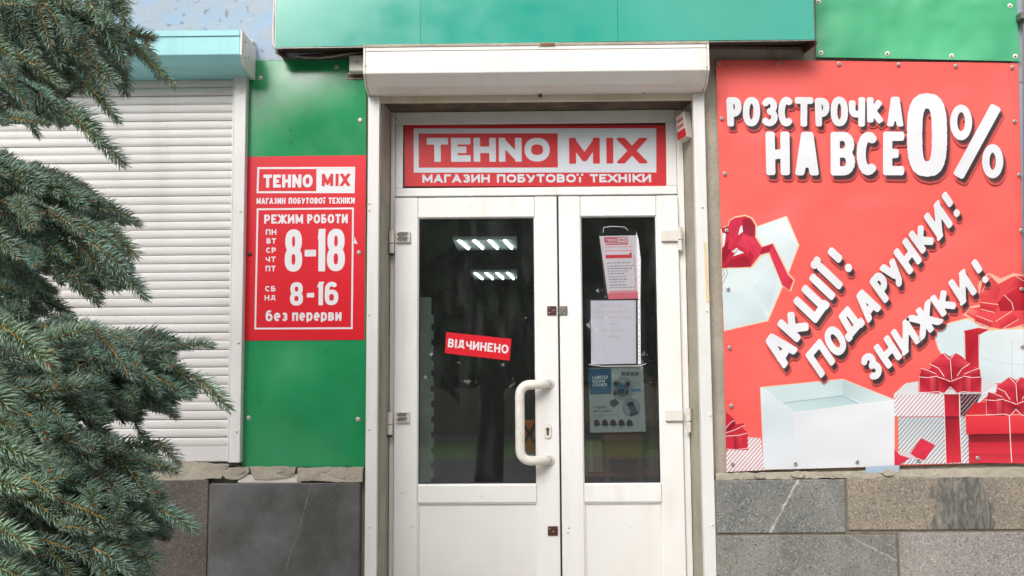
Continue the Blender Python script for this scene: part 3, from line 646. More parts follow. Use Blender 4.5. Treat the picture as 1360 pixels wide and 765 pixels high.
obj('side_sheet', MB().box(d_[0] + .0005, d_[0] + .003, YT, -.001, d_[2] - .002, zE), M['grey_metal'], ts)
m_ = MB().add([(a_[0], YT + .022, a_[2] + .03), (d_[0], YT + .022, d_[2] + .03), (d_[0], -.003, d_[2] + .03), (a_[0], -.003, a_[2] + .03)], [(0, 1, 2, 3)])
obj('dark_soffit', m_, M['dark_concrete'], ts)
obj('edge_profile', MB().tube([a_ + (0, .003, -.003), d_ + (0, .003, -.003)], .003, 6), M['grey_metal'], ts)
def lbracket(x0, x1, y0, y1): return MB().slab([(x0, y0), (x1, y0 + 2), (x1 + 4, y1), (x0 + 10, y1), (x0, y0 + 5)], -.12, -.115)
obj('bracket', lbracket(366, 379, 66, 76), M['brown_metal'], ts); 
obj('bracket', MB().tube([P(1083, 57, YT + .02), P(1068, 69, -.02)], .010, 4), M['brown_metal'], ts)
obj('back_angle', MB().tube([P(395, 76, -.03), P(482, 70, -.03)], .009, 4), M['brown_metal'], ts)
obj('back_angle', MB().tube([P(940, 62, -.02), P(1070, 64, -.02)], .009, 4), M['brown_metal'], ts)
t = thing('sagging_cable', 'pale cable sagging under the left end of the teal fascia', 'cable', tuple(P(430, 76, -.05)))
obj('cable_run', MB().tube([P(386, 73, -.06), P(405, 76.5, -.055), P(425, 77, -.05), P(445, 74.5, -.05), P(462, 71.5, -.05), P(486, 69.5, -.05)], .0042, 6), M['cable'], t, smooth=True)
t = thing('vertical_cable', 'thin white cable running down the left edge of the teal fascia', 'cable', tuple(P(364, 50, -.02)))
obj('cable_run', MB().tube([P(365.5, -60, -.02), P(364.5, 0, -.02), P(362.8, 30, -.02), P(362.6, 58, -.02), P(368, 66, -.03)], .004, 6), M['white_plastic'], t, smooth=True)
# tiny grey pipe at the far right edge
t = thing('wall_pipe', 'grey pipe with a clamp at the far right edge of the wall', 'pipe', tuple(P(1362, 100, -.04)))
obj('pipe_run', MB().tube([P(1363, -100, -.05), P(1366, 420, -.05)], .016, 12), M['slat_gap'], t, smooth=True)
obj('clamp', MB().pbox(1355.5, 1368, 16, 24, -.075, -.01), M['grey_metal'], t)

# ------------------------------------------------------------------ lettering: glyphs drawn from strokes, outlined from a distance field
def arc(cx, cy, rx, ry, a0, a1, n=10):
    return [(cx + rx * math.cos(R_(a0 + (a1 - a0) * k / n)), cy + ry * math.sin(R_(a0 + (a1 - a0) * k / n))) for k in range(n + 1)]
def sup(x0, x1, y0, y1, n=24, e=2.5):
    out = []
    for k in range(n + 1):
        a = 2 * math.pi * k / n; c, s = math.cos(a), math.sin(a)
        out.append(((x0 + x1) / 2 + (x1 - x0) / 2 * math.copysign(abs(c) ** (2 / e), c), (y0 + y1) / 2 + (y1 - y0) / 2 * math.copysign(abs(s) ** (2 / e), s)))
    return out
def bowl(y0, y1, x1=1.0, fl=.55):   # D-shaped bowl from the stem
    return [(0, y1), (x1 * fl, y1)] + arc(x1 * fl, (y0 + y1) / 2, x1 * (1 - fl), (y1 - y0) / 2, 90, -90, 8)[1:-1] + [(x1 * fl, y0), (0, y0)]
GL = {
 'T': (.8, [[(0, 1), (1, 1)], [(.5, 1), (.5, 0)]]),
 'E': (.74, [[(0, 0), (0, 1)], [(0, 1), (1, 1)], [(0, .5), (.93, .5)], [(0, 0), (1, 0)]]),
 'H': (.84, [[(0, 0), (0, 1)], [(1, 0), (1, 1)], [(0, .5), (1, .5)]]),
 'N': (.86, [[(0, 0), (0, 1)], [(0, 1), (1, 0)], [(1, 0), (1, 1)]]),
 'O': (.95, [sup(0, 1, 0, 1, e=2.3)]),
 'M': (1.05, [[(0, 0), (0, 1)], [(0, 1), (.5, .12), (1, 1)], [(1, 0), (1, 1)]]),
 'I': (.30, [[(.5, 0), (.5, 1)]]),
 'X': (.9, [[(0, 0), (1, 1)], [(0, 1), (1, 0)]]),
 'L': (.7, [[(0, 0), (0, 1)], [(0, 0), (1, 0)]]),
 'V': (.85, [[(0, 1), (.5, 0)], [(1, 1), (.5, 0)]]),
 'D': (.8, [[(0, 0), (0, 1)], bowl(0, 1)]),
 'R': (.8, [[(0, 0), (0, 1)], bowl(.45, 1), [(.5, .45), (1, 0)]]),
 'S': (.75, [arc(.5, .75, .5, .25, 20, 180, 8) + [(0, .7)] + [(.1, .56), (.9, .44)] + [(1, .3)] + arc(.5, .25, .5, .25, 0, -160, 8)]),
 'U': (.8, [[(0, 1), (0, .4)] + arc(.5, .4, .5, .4, 180, 360, 10) + [(1, 1)]]),
 'G': (.85, [arc(.5, .5, .5, .5, 40, 340, 16) + [(1, .45)], [(1, .45), (.6, .45)]]),
 'Б': (.78, [[(0, 0), (0, 1)], [(0, 1), (.95, 1)], bowl(0, .56)]),
 'Г': (.66, [[(0, 0), (0, 1)], [(0, 1), (1, 1)]]),
 'Д': (.95, [[(.08, .16), (.92, .16)], [(.26, .16), (.32, 1)], [(.32, 1), (.78, 1)], [(.78, 1), (.78, .16)], [(.0, .16), (.0, -.12)], [(1, .16), (1, -.12)]]),
 'Ж': (1.15, [[(.5, 0), (.5, 1)], [(0, 1), (.42, .5)], [(0, 0), (.42, .5)], [(1, 1), (.58, .5)], [(1, 0), (.58, .5)], [(.4, .5), (.6, .5)]]),
 'З': (.74, [arc(.48, .76, .5, .24, 150, -80, 10) + [(.35, .52)], [(.35, .52)] + arc(.48, .26, .52, .26, 80, -150, 10)]),
 'И': (.86, [[(0, 0), (0, 1)], [(0, 0), (1, 1)], [(1, 0), (1, 1)]]),
 'Ї': (.5, [[(.5, 0), (.5, .7)], [(.0, 1.06), (.01, 1.06)], [(.99, 1.06), (1.0, 1.06)]]),
 'К': (.84, [[(0, 0), (0, 1)], [(.1, .5), (1, 1)], [(.2, .55), (1, 0)]]),
 'П': (.84, [[(0, 0), (0, 1)], [(1, 0), (1, 1)], [(0, 1), (1, 1)]]),
 'С': (.8, [arc(.52, .5, .52, .5, 42, 318, 16)]),
 'У': (.84, [[(0, 1), (.52, .3)], [(1, 1), (.55, .1), (.38, 0), (.12, 0)]]),
 'Ц': (.9, [[(0, 0), (0, 1)], [(.86, 0), (.86, 1)], [(0, 0), (1.0, 0)], [(1.03, 0.05), (1.03, -.2)]]),
 'Ч': (.8, [[(0, 1), (0, .62)] + arc(.38, .62, .38, .22, 180, 270, 5) + [(1, .4)], [(1, 0), (1, 1)]]),
 '0': (.58, [sup(0, 1, 0, 1, e=3)]),
 '8': (.62, [sup(.04, .96, .5, 1, e=2.5), sup(0, 1, 0, .5, e=2.5)]),
 '1': (.42, [[(.85, 0), (.85, 1)], [(.85, 1), (.0, .8)]]),
 '6': (.62, [sup(0, 1, 0, .58, e=2.6), [(0, .3), (0, .7)] + arc(.5, .72, .5, .28, 180, 35, 8)]),
 '-': (.4, [[(0, .42), (1, .42)]]),
 '!': (.3, [[(.5, 1), (.5, .42)], [(.49, .02), (.51, .02)]]),
 # lower case, x-height .72
 'б': (.66, [sup(0, 1, 0, .62, e=2.4), [(0, .3), (0, .6)] + arc(.45, .62, .45, .36, 180, 100, 5) + [(.9, 1)]]),
 'е': (.64, [[(0, .36), (1, .36)] + arc(.5, .36, .5, .36, 0, 310, 14)]),
 'з': (.56, [arc(.48, .54, .46, .18, 150, -80, 8) + [(.35, .37)], [(.35, .37)] + arc(.48, .18, .5, .18, 80, -150, 8)]),
 'п': (.64, [[(0, 0), (0, .72)], [(1, 0), (1, .72)], [(0, .72), (1, .72)]]),
 'р': (.66, [[(0, -.25), (0, .72)], sup(0, 1, 0, .72, e=2.3)]),
 'в': (.64, [[(0, 0), (0, .72)], [(0, .72), (.55, .72)] + arc(.55, .545, .38, .175, 90, -90, 6) + [(0, .37)], [(.55, .37)] + arc(.55, .185, .45, .185, 90, -90, 6) + [(0, 0)]]),
 'и': (.66, [[(0, 0), (0, .72)], [(0, 0), (1, .72)], [(1, 0), (1, .72)]]),
}
GL['А'] = (.9, [[(.02, 0), (.5, 1)], [(.98, 0), (.5, 1)], [(.2, .27), (.8, .27)]]); GL['A'] = GL['А']
GL['В'] = (.8, [[(0, 0), (0, 1)], [(0, 1), (.55, 1)] + arc(.55, .76, .4, .24, 90, -90, 8) + [(0, .52)], [(0, .52), (.55, .52)] + arc(.55, .26, .45, .26, 90, -90, 8) + [(0, 0)]])
GL['Е'] = GL['E']; GL['М'] = (1.0, [[(0, 0), (0, 1)], [(0, 1), (.5, .16), (1, 1)], [(1, 0), (1, 1)]]); GL['Н'] = GL['H']; GL['О'] = GL['O']; GL['Т'] = GL['T']; GL['Х'] = GL['X']; GL['І'] = GL['I']
GL['Р'] = (.78, [[(0, 0), (0, 1)], bowl(.4, 1)]); GL['C'] = GL['С']
# brush variants: slab on A, slant of the stems
BR = dict(GL)
BR['А'] = (.9, [[(.10, 0), (.42, 1)], [(.98, 0), (.66, 1)], [(.26, .94), (.62, .94)], [(-.06, .2), (.8, .24)]])
BR['К'] = (.86, [[(.06, .02), (.02, 1)], [(-.1, .42), (.3, .46)], [(.2, .5), (.85, .98)], [(.3, .5), (.95, .03)]])
BR['Р'] = (.78, [[(.16, 0), (.1, .98)], [(-.04, .86), (.1, .98), (.55, .98)] + arc(.55, .7, .4, .28, 90, -90, 8) + [(.2, .42)]])
BR['Н'] = (.86, [[(.1, 0), (.06, 1)], [(.94, 0), (.92, 1)], [(-.08, .44), (.95, .5)]])
BR['Д'] = (1.0, [[(.0, .16), (1, .16)], [(.26, .16), (.34, 1)], [(.34, 1), (.72, 1)], [(.76, 1), (.8, .16)], [(.02, .16), (.0, -.06)], [(1, .16), (1, -.06)]])
BR['Ї'] = (.34, [[(.5, 0), (.5, 1)], [(-.75, 1.3), (-.74, 1.3)], [(1.6, 1.3), (1.61, 1.3)]])
BR['!'] = (.34, [[(.5, 1), (.52, .48)], [(.48, .06), (.52, .06)]])
BR['З'] = (.8, [arc(.5, .76, .46, .24, 170, -80, 10) + [(.35, .52)], [(.35, .52)] + arc(.48, .26, .52, .26, 80, -165, 10)])

def glyph_field(ch, W, w, rnd, style, n):
    tab = BR if style == 'brush' else GL
    strokes = tab[ch][1]
    ht = w / 2
    pad = .16
    X0, X1, Y0, Y1 = -pad, W + pad, -.42, 1.42
    h = 1.0 / n
    gx = np.arange(X0, X1 + h, h); gy = np.arange(Y0, Y1 + h, h)
    U, V = np.meshgrid(gx, gy)
    f = np.full(U.shape, 9.0)
    mp = lambda p: np.array((ht + p[0] * max(W - w, 1e-3), ht + p[1] * (1 - w)))
    top = .72 if ch in 'езпрви' else 1.0
    ymax = ht + top * (1 - w) + ht
    for st in strokes:
        pts = [mp(p) for p in st]; m = len(pts)
        straight = m == 2 or (ch in 'MМ')
        for i in range(m - 1):
            a, b = pts[i].copy(), pts[i + 1].copy(); d = b - a; L = np.linalg.norm(d)
            if L < 1e-6: continue
            d /= L
            if i == 0:
                s = st[0]
                if abs(d[1]) > .3 and s[1] in (0, 1, .72) and straight: a -= d * w * .9
                elif abs(d[1]) <= .3 and straight and s[0] in (0, 1): a -= d * ht
            if i == m - 2:
                s = st[-1]
                if abs(d[1]) > .3 and s[1] in (0, 1, .72) and straight: b += d * w * .9
                elif abs(d[1]) <= .3 and straight and s[0] in (0, 1): b += d * ht
            if L < .03 and straight:      # dot: a square or round spot of the stroke's width
                c = (a + b) / 2
                g = np.maximum(abs(U - c[0]), abs(V - c[1])) - ht * .98 if style != 'brush' else np.hypot(U - c[0], V - c[1]) - ht
                f = np.minimum(f, g); continue
            L = np.linalg.norm(b - a); c = (a + b) / 2
            ww = ht
            q0 = abs((U - c[0]) * d[0] + (V - c[1]) * d[1]) - (L / 2 - rnd); q1 = abs(-(U - c[0]) * d[1] + (V - c[1]) * d[0]) - (ww - rnd)
            g = np.minimum(np.maximum(q0, q1), 0) + np.hypot(np.maximum(q0, 0), np.maximum(q1, 0)) - rnd
            if straight:          # clip at the letter's cap line and baseline
                sx, sy = st[0], st[-1]
                if any(q[1] in (0, 1, .72) for q in (sx, sy)) and abs(d[1]) > .3:
                    q2 = np.maximum(-V, V - ymax) + rnd
                    if min(sx[1], sy[1]) < 0: q2 = V - ymax + rnd
                    ga = g + rnd
                    g = np.where((ga > 0) & (q2 > 0), np.hypot(ga, q2) - rnd, np.maximum(ga, q2) - rnd)
                    if ch in 'NИиMМ' and style != 'brush': g = np.maximum(g, np.maximum(-U, U - W))
            f = np.minimum(f, g)
            if i < m - 2: f = np.minimum(f, np.hypot(U - b[0], V - b[1]) - ht)
        if m > 2 and np.allclose(st[0], st[-1], atol=1e-3): f = np.minimum(f, np.hypot(U - pts[0][0], V - pts[0][1]) - ht)
    return gx, gy, f

def percent_field(n):
    h = 1 / n; gx = np.arange(-.16, .9, h); gy = np.arange(-.42, 1.42, h); U, V = np.meshgrid(gx, gy)
    def ell(cx, cy, rx, ry): return (np.hypot((U - cx) / rx, (V - cy) / ry) - 1) * min(rx, ry)
    f = np.maximum(ell(.145, .73, .145, .235), -ell(.145, .74, .052, .125))
    f = np.minimum(f, np.maximum(ell(.56, .22, .14, .225), -ell(.56, .22, .042, .115)))
    a = np.array((.11, .03)); b = np.array((.60, .93)); d = b - a; L = np.linalg.norm(d); d = d / L; c = (a + b) / 2; r = .035
    q0 = abs((U - c[0]) * d[0] + (V - c[1]) * d[1]) - (L / 2 - r + .02); q1 = abs(-(U - c[0]) * d[1] + (V - c[1]) * d[0]) - (.075 - r)
    g = np.minimum(np.maximum(q0, q1), 0) + np.hypot(np.maximum(q0, 0), np.maximum(q1, 0)) - r
    return gx, gy, np.minimum(f, g)

def contours(gx, gy, f, lev):
    F_ = f - lev; F_ = np.where(F_ == 0, 1e-7, F_); ins = F_ < 0
    code = ins[:-1, :-1] * 1 + ins[:-1, 1:] * 2 + ins[1:, 1:] * 4 + ins[1:, :-1] * 8
    js, is_ = np.nonzero((code > 0) & (code < 15))
    nxt = {}
    def pt(e):
        j, i, o = e
        if o == 0: a, b = F_[j, i], F_[j, i + 1]; t = a / (a - b); return (gx[i] + t * (gx[i + 1] - gx[i]), gy[j])
        a, b = F_[j, i], F_[j + 1, i]; t = a / (a - b); return (gx[i], gy[j] + t * (gy[j + 1] - gy[j]))
    TB = {1: ['LB'], 2: ['BR'], 3: ['LR'], 4: ['RT'], 5: ['LB', 'RT'], 6: ['BT'], 7: ['LT'], 8: ['TL'], 9: ['TB'], 10: ['BR', 'TL'], 11: ['TR'], 12: ['RL'], 13: ['RB'], 14: ['BL']}
    for j, i in zip(js.tolist(), is_.tolist()):
        E = {'B': (j, i, 0), 'T': (j + 1, i, 0), 'L': (j, i, 1), 'R': (j, i + 1, 1)}
        for s in TB[int(code[j, i])]: nxt[E[s[0]]] = E[s[1]]
    loops = []
    while nxt:
        s, c = nxt.popitem(); lp_ = [s]
        while c != s and c in nxt: lp_.append(c); c = nxt.pop(c)
        P_ = [pt(e) for e in lp_]
        # drop nearly collinear vertices
        eps = .0022
        out = []
        def rdp(a, b):
            if b - a < 2: return
            p, q = np.array(P2[a]), np.array(P2[b]); d = q - p; L = np.hypot(*d) + 1e-12
            A = np.array(P2[a + 1:b]) - p; dd = abs(A[:, 0] * d[1] - A[:, 1] * d[0]) / L; k = int(dd.argmax())
            if dd[k] > eps: keep.add(a + 1 + k); rdp(a, a + 1 + k); rdp(a + 1 + k, b)
        if len(P_) < 8: continue
        P2 = P_ + [P_[0]]; m = len(P_) // 2; keep = {0, m}; rdp(0, m); rdp(m, len(P_))
        out = [P_[k] for k in sorted(k for k in keep if k < len(P_))]
        if len(out) >= 3: loops.append(out)
    return loops
def area(l): return sum(a[0] * b[1] - b[0] * a[1] for a, b in zip(l, l[1:] + l[:1])) / 2
def inside(p, l):
    r = False
    for a, b in zip(l, l[1:] + l[:1]):
        if (a[1] > p[1]) != (b[1] > p[1]) and p[0] < (b[0] - a[0]) * (p[1] - a[1]) / (b[1] - a[1]) + a[0]: r = not r
    return r
def fill(loops):
    """2-D loops -> (verts, tris)"""
    if not loops: return [], []
    sg_ = [area(l) for l in loops]; big = max(sg_, key=abs); s = 1 if big > 0 else -1
    outs = [l for l, a in zip(loops, sg_) if a * s > 0]; holes = [l for l, a in zip(loops, sg_) if a * s < 0]
    V, T = [], []
    for o in outs:
        hs_ = [h for h in holes if inside(h[0], o)]
        allp = [o] + hs_; tris = tessellate_polygon([[Vector((x, y, 0)) for x, y in l] for l in allp]); flat = [p for l in allp for p in l]; b = len(V); V += flat
        T += [tuple(b + i for i in t) for t in tris]
    return V, T
_cache = {}
def glyph(ch, W, w, rnd, style, n, lev=0.0):
    key = (ch, round(W, 3), round(w, 3), rnd, style, n, lev)
    if key not in _cache:
        g = percent_field(n) if ch == '%' else glyph_field(ch, W, w, rnd, style, n)
        _cache[key] = fill(contours(*g, lev))
    return _cache[key]

def text(mb, s, quad, Y, w=.2, gap=.1, style='sans', rnd=0.0, n=30, col=None, lev=0.0, off=(0, 0), spans=None, wide=None, space=.45, jit=0, seed=0, inset=0):
    """set the string into a photo-pixel quad (TL,TR,BR,BL) on plane Y"""
    TL, TR, BR_, BL = [np.array(q, float) for q in quad]
    asp = (np.linalg.norm(TR - TL) + np.linalg.norm(BR_ - BL)) / (np.linalg.norm(TL - BL) + np.linalg.norm(TR - BR_))
    tab = BR if style == 'brush' else GL
    r = random.Random(seed)
    if spans is None:
        ws = [space if c == ' ' else (wide or {}).get(c, .64 if c == '%' else tab[c][0]) for c in s]
        g = gap; tot = sum(ws) + g * (len(s) - 1); k = (asp) / tot; x = 0; spans = []
        for c, q in zip(s, ws): spans.append((x * k / asp, (x + q) * k / asp)); x += q + g
    for c, (u0, u1) in zip(s, spans):
        if c == ' ': continue
        W = (u1 - u0) * asp
        V, T = glyph(c, W, w, rnd, style, n, lev)
        ang = R_(r.uniform(-jit, jit)); dy = r.uniform(-jit, jit) * .004
        vs = []
        for x, y in V:
            if jit:
                xx, yy = x - W / 2, y - .5; x, y = W / 2 + xx * math.cos(ang) - yy * math.sin(ang), .5 + dy + xx * math.sin(ang) + yy * math.cos(ang)
            u = u0 + x / asp; v = 1 - y
            p = TL * (1 - u) * (1 - v) + TR * u * (1 - v) + BR_ * u * v + BL * (1 - u) * v
            vs.append(P(p[0] + off[0], p[1] + off[1], Y))
        mb.add(vs, T, col)
    return mb
def R4(x0, x1, y0, y1): return [(x0, y0), (x1, y0), (x1, y1), (x0, y1)]
def frame(mb, q, t, Y, col=None):
    """thin rectangular outline inside quad q (px)"""
    c = np.mean(np.array(q), axis=0); out = [np.array(p, float) for p in q]
    inn = [p + np.array((t if p[0] < c[0] else -t, t if p[1] < c[1] else -t)) for p in out]
    vs = [P(*p, Y) for p in out + inn]
    return mb.add(vs, [(i, (i + 1) % 4, (i + 1) % 4 + 4, i + 4) for i in range(4)], col)
def poly(mb, pts, Y, col=None):
    vs = [P(x, y, Y) for x, y in pts]
    if len(pts) > 4:
        T = tessellate_polygon([[Vector((x, y, 0)) for x, y in pts]]); return mb.add(vs, T, col)
    return mb.add(vs, [tuple(range(len(pts)))], col)

# transom sign print
Y0 = YD + .0036
poly_ = lambda pts, Y: poly(MB(), pts, Y)
obj('sign_print', frame(MB(), [(549.4, 170.6), (871.5, 170.4), (871.7, 229), (549.6, 229.3)], 6.6, Y0).add([P(x, y, Y0) for x, y in [(740.6, 177), (864.9, 177), (865.1, 222.4), (740.9, 222.6)]], [(0, 1, 2, 3)]), M['grey_print'], sg)
obj('lettering', text(MB(), 'TEHNO', [(566.7, 183.2), (730, 183), (730.2, 214.5), (567.2, 215)], Y0 - .0004, w=.275, gap=.11, n=44), M['grey_print'], sg)
obj('lettering', text(MB(), 'MIX', [(755.8, 183), (855.5, 183), (856, 217), (756, 217.4)], Y0 - .0008, w=.265, gap=.26, n=40, wide={'M': 1.25, 'X': 1.0, 'I': .3}), M['red_dark'], sg)
obj('lettering', text(MB(), 'МАГАЗИН ПОБУТОВОЇ ТЕХНІКИ', [(561, 231.6), (864.5, 231), (864.8, 242), (561, 242.7)], Y0 - .0004, w=.25, gap=.13, n=22, wide={'І': .3, 'Ї': .56}), M['grey_print'], sg)

# opening hours sign on the green panel
hsn = thing('opening_hours_sign', 'red and white opening hours sign fixed on the green wall panel', 'sign', tuple(P(404, 452, -.03)))
YP = -.0245
HQ = [(326.8, 208.3), (486, 206), (483.8, 451.3), (321, 452.3)]
obj('sign_sheet', MB().slab(HQ, YP, -.0221), M['red_sign'], hsn)
Yp = YP - .0003
HC = pc(246, 244, 247)
obj('sign_print', frame(frame(MB(), [(341.8, 222), (471.7, 221.6), (471, 256.5), (340.7, 256.6)], 2.6, Yp), [(341, 276.8), (470, 275.6), (468.4, 437), (337.8, 437.6)], 2.3, Yp).add([P(x, y, Yp) for x, y in [(420.3, 224.7), (469, 224.4), (468.4, 253.8), (420, 254)]], [(0, 1, 2, 3)]), M['white_print'], hsn)
def ht(s, q, **k): obj('lettering', text(MB(), s, q, Yp - .0003 * (2 if k.pop('up', 0) else 1), **{kk: v for kk, v in k.items() if kk != 'm'}), k.get('m', M['white_print']), hsn)
ht('TEHNO', [(350, 232), (415.3, 231.6), (415, 248.8), (349.8, 249.2)], w=.24, gap=.12, n=30)
ht('MIX', [(427.5, 230.8), (464.5, 230.6), (464.2, 247), (427.2, 247.3)], w=.25, gap=.22, n=30, m=M['red_print'], up=1, wide={'M': 1.15})
ht('МАГАЗИН ПОБУТОВОЇ ТЕХНІКИ', [(340.8, 263), (471.3, 262.2), (471, 270.3), (340.5, 270.9)], w=.22, gap=.14, n=20)
ht('РЕЖИМ', [(351, 285), (402.5, 284.8), (402.5, 296.8), (350.8, 297)], w=.22, gap=.16, n=24)
ht('РОБОТИ', [(408, 284.7), (462, 284.3), (461.6, 296.4), (408, 296.7)], w=.22, gap=.16, n=24)
for s, x0, x1, y0, y1 in (('ПН', 353, 367, 304.5, 311.8), ('ВТ', 354, 366.5, 316.5, 323.5), ('СР', 353.5, 366.5, 328.7, 336), ('ЧТ', 352.8, 366, 340.8, 348), ('ПТ', 352.7, 366, 353, 360.3), ('СБ', 352.2, 366, 379.8, 387), ('НД', 351.4, 366.3, 392, 399)):
    ht(s, R4(x0, x1, y0, y1), w=.22, gap=.2, n=20)
ht('8-18', [(378.5, 304.6), (458.3, 303.6), (458, 360), (378, 361)], w=.16, n=48, spans=[(0, .29), (.33, .52), (.545, .675), (.70, 1)])
ht('8-16', [(385.3, 374.8), (449.6, 374), (449.2, 405), (385, 406)], w=.19, n=40, spans=[(0, .27), (.35, .5), (.55, .69), (.72, 1)])
ht('без', [(353, 412), (382, 411.8), (381.8, 426.4), (352.8, 426.6)], w=.19, gap=.13, n=26)
ht('перерви', [(388, 411.8), (453.8, 411.3), (453.3, 426), (388, 426.3)], w=.19, gap=.13, n=26)
for x, y, m in ((331.8, 337.5, 'brown_metal'), (476.8, 335.5, 'steel')): obj('sign_screw', MB().dome(P(x, y, YP), .0105, .006, 12), M[m], hsn)
obj('torn_spot', poly(MB(), [(470, 313), (474, 322), (475, 324), (469.5, 323), (471, 318)], Yp - .0001), M['white_print'], hsn)

# open sign behind the left pane (rests on the inner glass)
t = thing('open_sign', 'small tilted red sign with white lettering stuck on the left door glass', 'sign', tuple(P(635, 478, YD)))
YO = YLf + .0165
obj('sign_card', MB().slab([(592.6, 441), (679.2, 450.2), (676.8, 479), (590.8, 469)], YO, YO + .0018), M['red_sign'], t)
obj('lettering', text(MB(), 'ВІДЧИНЕНО', [(595.6, 449.6), (675.6, 458.2), (674.8, 469.8), (594.6, 461)], YO - .0004, w=.2, gap=.15, n=28, wide={'І': .22}), M['white_print'], t)

# ------------------------------------------------------------------ the big red banner
bn_ = thing('gift_banner', 'big red vinyl banner with white slanted lettering and printed gift boxes', 'banner', tuple(P(1155, 620, -.02)))
BQ = [(950.8, 79.5), (1010, 79.7), (1100, 80.6), (1180, 81.9), (1270, 82.6), (1352.5, 84), (1356, 240), (1358.8, 400), (1361, 614.3), (1292, 615.5), (1190, 618.6), (1138, 619.8), (1056, 622.6), (965, 626.8), (961.5, 470), (957.5, 300)]
YBN = -.022
obj('vinyl_sheet', MB().slab(BQ, YBN, -.018), M['red_vinyl'], bn_)
for i, (x, y) in enumerate([(955, 84), (1034.5, 84.3), (1114.5, 84.6), (1193.8, 85.4), (1269.5, 87.4), (1345, 89), (958.8, 157), (1348, 161), (962.5, 230.5), (1354, 232), (965, 306), (1356.5, 306), (967, 383.5), (969, 461.5), (971.3, 539), (1357, 384), (1358, 460), (973, 616), (1056.5, 615.5), (1138.5, 613), (1220, 611), (1298.5, 608.5)]):
    g = obj('grommet', MB().dome(P(x, y, YBN - .008), .0085, .003, 14), M['steel'], bn_)
    obj('grommet_hole', MB().dome(P(x, y, YBN - .0111), .0032, .0005, 8), M['brown_metal'], g)
# printed picture: layers of flat print
KW = .79
art = MB(); LY = [0]
DL = .00022
def lay(k): return YBN - .0003 - DL * k
def pg(pts, k, *cols):
    cols = [pc(*c) for c in cols]
    if len(cols) >= 7 and k < 8: cols = [tuple(np.mean(np.array(cols), axis=0))]
    if len(cols) == 1: poly(art, pts, lay(k), cols[0])
    else: poly(art, pts, lay(k), list(cols))
def line(pts, wd, k, c):
    for a, b in zip(pts, pts[1:]):
        a, b = np.array(a, float), np.array(b, float); d = b - a; L = np.hypot(*d); d /= L + 1e-9; nrm = np.array((-d[1], d[0])) * wd / 2
        pg([a + nrm - d * wd * .2, b + nrm + d * wd * .2, b - nrm + d * wd * .2, a - nrm - d * wd * .2], k, c)
def Z(sc, ox, oy, pts): return [(ox + x / sc, oy + y / sc) for x, y in pts]
def clip_halfplane(poly2, a, b, c):      # keep a*x+b*y <= c
    out = []
    for p, q in zip(poly2, poly2[1:] + poly2[:1]):
        dp, dq = a * p[0] + b * p[1] - c, a * q[0] + b * q[1] - c
        if dp <= 0: out.append(p)
        if (dp < 0 < dq) or (dq < 0 < dp): t = dp / (dp - dq); out.append((p[0] + t * (q[0] - p[0]), p[1] + t * (q[1] - p[1])))
    return out
def stripes(pts, k, c, step=4.6, wd=1.5, slope=1.15):
    """thin diagonal stripes (rising to the right) clipped to a convex outline"""
    L = math.hypot(slope, 1); a, b = slope / L, 1 / L
    vals = [a * x + b * y for x, y in pts]; v = min(vals)
    while v < max(vals):
        q = clip_halfplane(clip_halfplane(pts, a, b, v + wd), -a, -b, -v)
        if len(q) >= 3:
            vs = [P(x, y, lay(k)) for x, y in q]; art.add(vs, [tuple(range(len(q)))], pc(*c))
        v += step
WH = (232, 240, 242); BX = (214, 230, 233); RD = (214, 44, 62); RK = (178, 28, 50); RL = (240, 84, 92); CR = (255, 206, 170)
# upper left box with its ribbon
z5 = lambda pts: Z(4.246, 945, 270, pts)
hexp = [(52, 150), (250, 136), (420, 76), (490, 236), (430, 392), (315, 660), (70, 716)]
pg(z5([(50, 146), (250, 131), (425, 70), (496, 236), (436, 394), (320, 665), (70, 723)]), 0, CR)
pg(z5(hexp), 1, (222, 236, 238), (226, 238, 240), (232, 243, 244), (238, 246, 246), (222, 236, 238), (214, 230, 233), (226, 238, 240))
pg(z5([(360, 130), (420, 76), (490, 236)]), 2, (236, 240, 242)); pg(z5([(230, 480), (400, 290), (330, 620)]), 2, (218, 232, 236)); pg(z5([(60, 500), (230, 485), (315, 655), (75, 710)]), 2, (220, 234, 238), (226, 238, 240), (212, 226, 230), (216, 232, 234))
pg(z5([(90, 130), (100, 95), (130, 75), (190, 64), (230, 80), (256, 120), (256, 185), (290, 240), (350, 222), (440, 400), (470, 432), (448, 500), (400, 470), (320, 285), (280, 300), (230, 365), (100, 368), (60, 372), (52, 160), (70, 130)]), 3, CR)
pg(z5([(58, 140), (95, 128), (104, 98), (132, 82), (190, 72), (224, 86), (248, 124), (246, 190), (282, 248), (345, 228), (432, 405), (462, 434), (440, 492), (398, 460), (325, 275), (275, 290), (222, 358), (100, 362), (58, 366)]), 4, (206, 36, 66))
pg(z5([(150, 178), (160, 135), (172, 125), (176, 160)]), 5, WH); pg(z5([(60, 165), (82, 172), (72, 238), (62, 250)]), 5, WH); pg(z5([(120, 300), (150, 262), (182, 278)]), 5, WH); pg(z5([(112, 272), (138, 250), (150, 256), (130, 280)]), 5, WH)
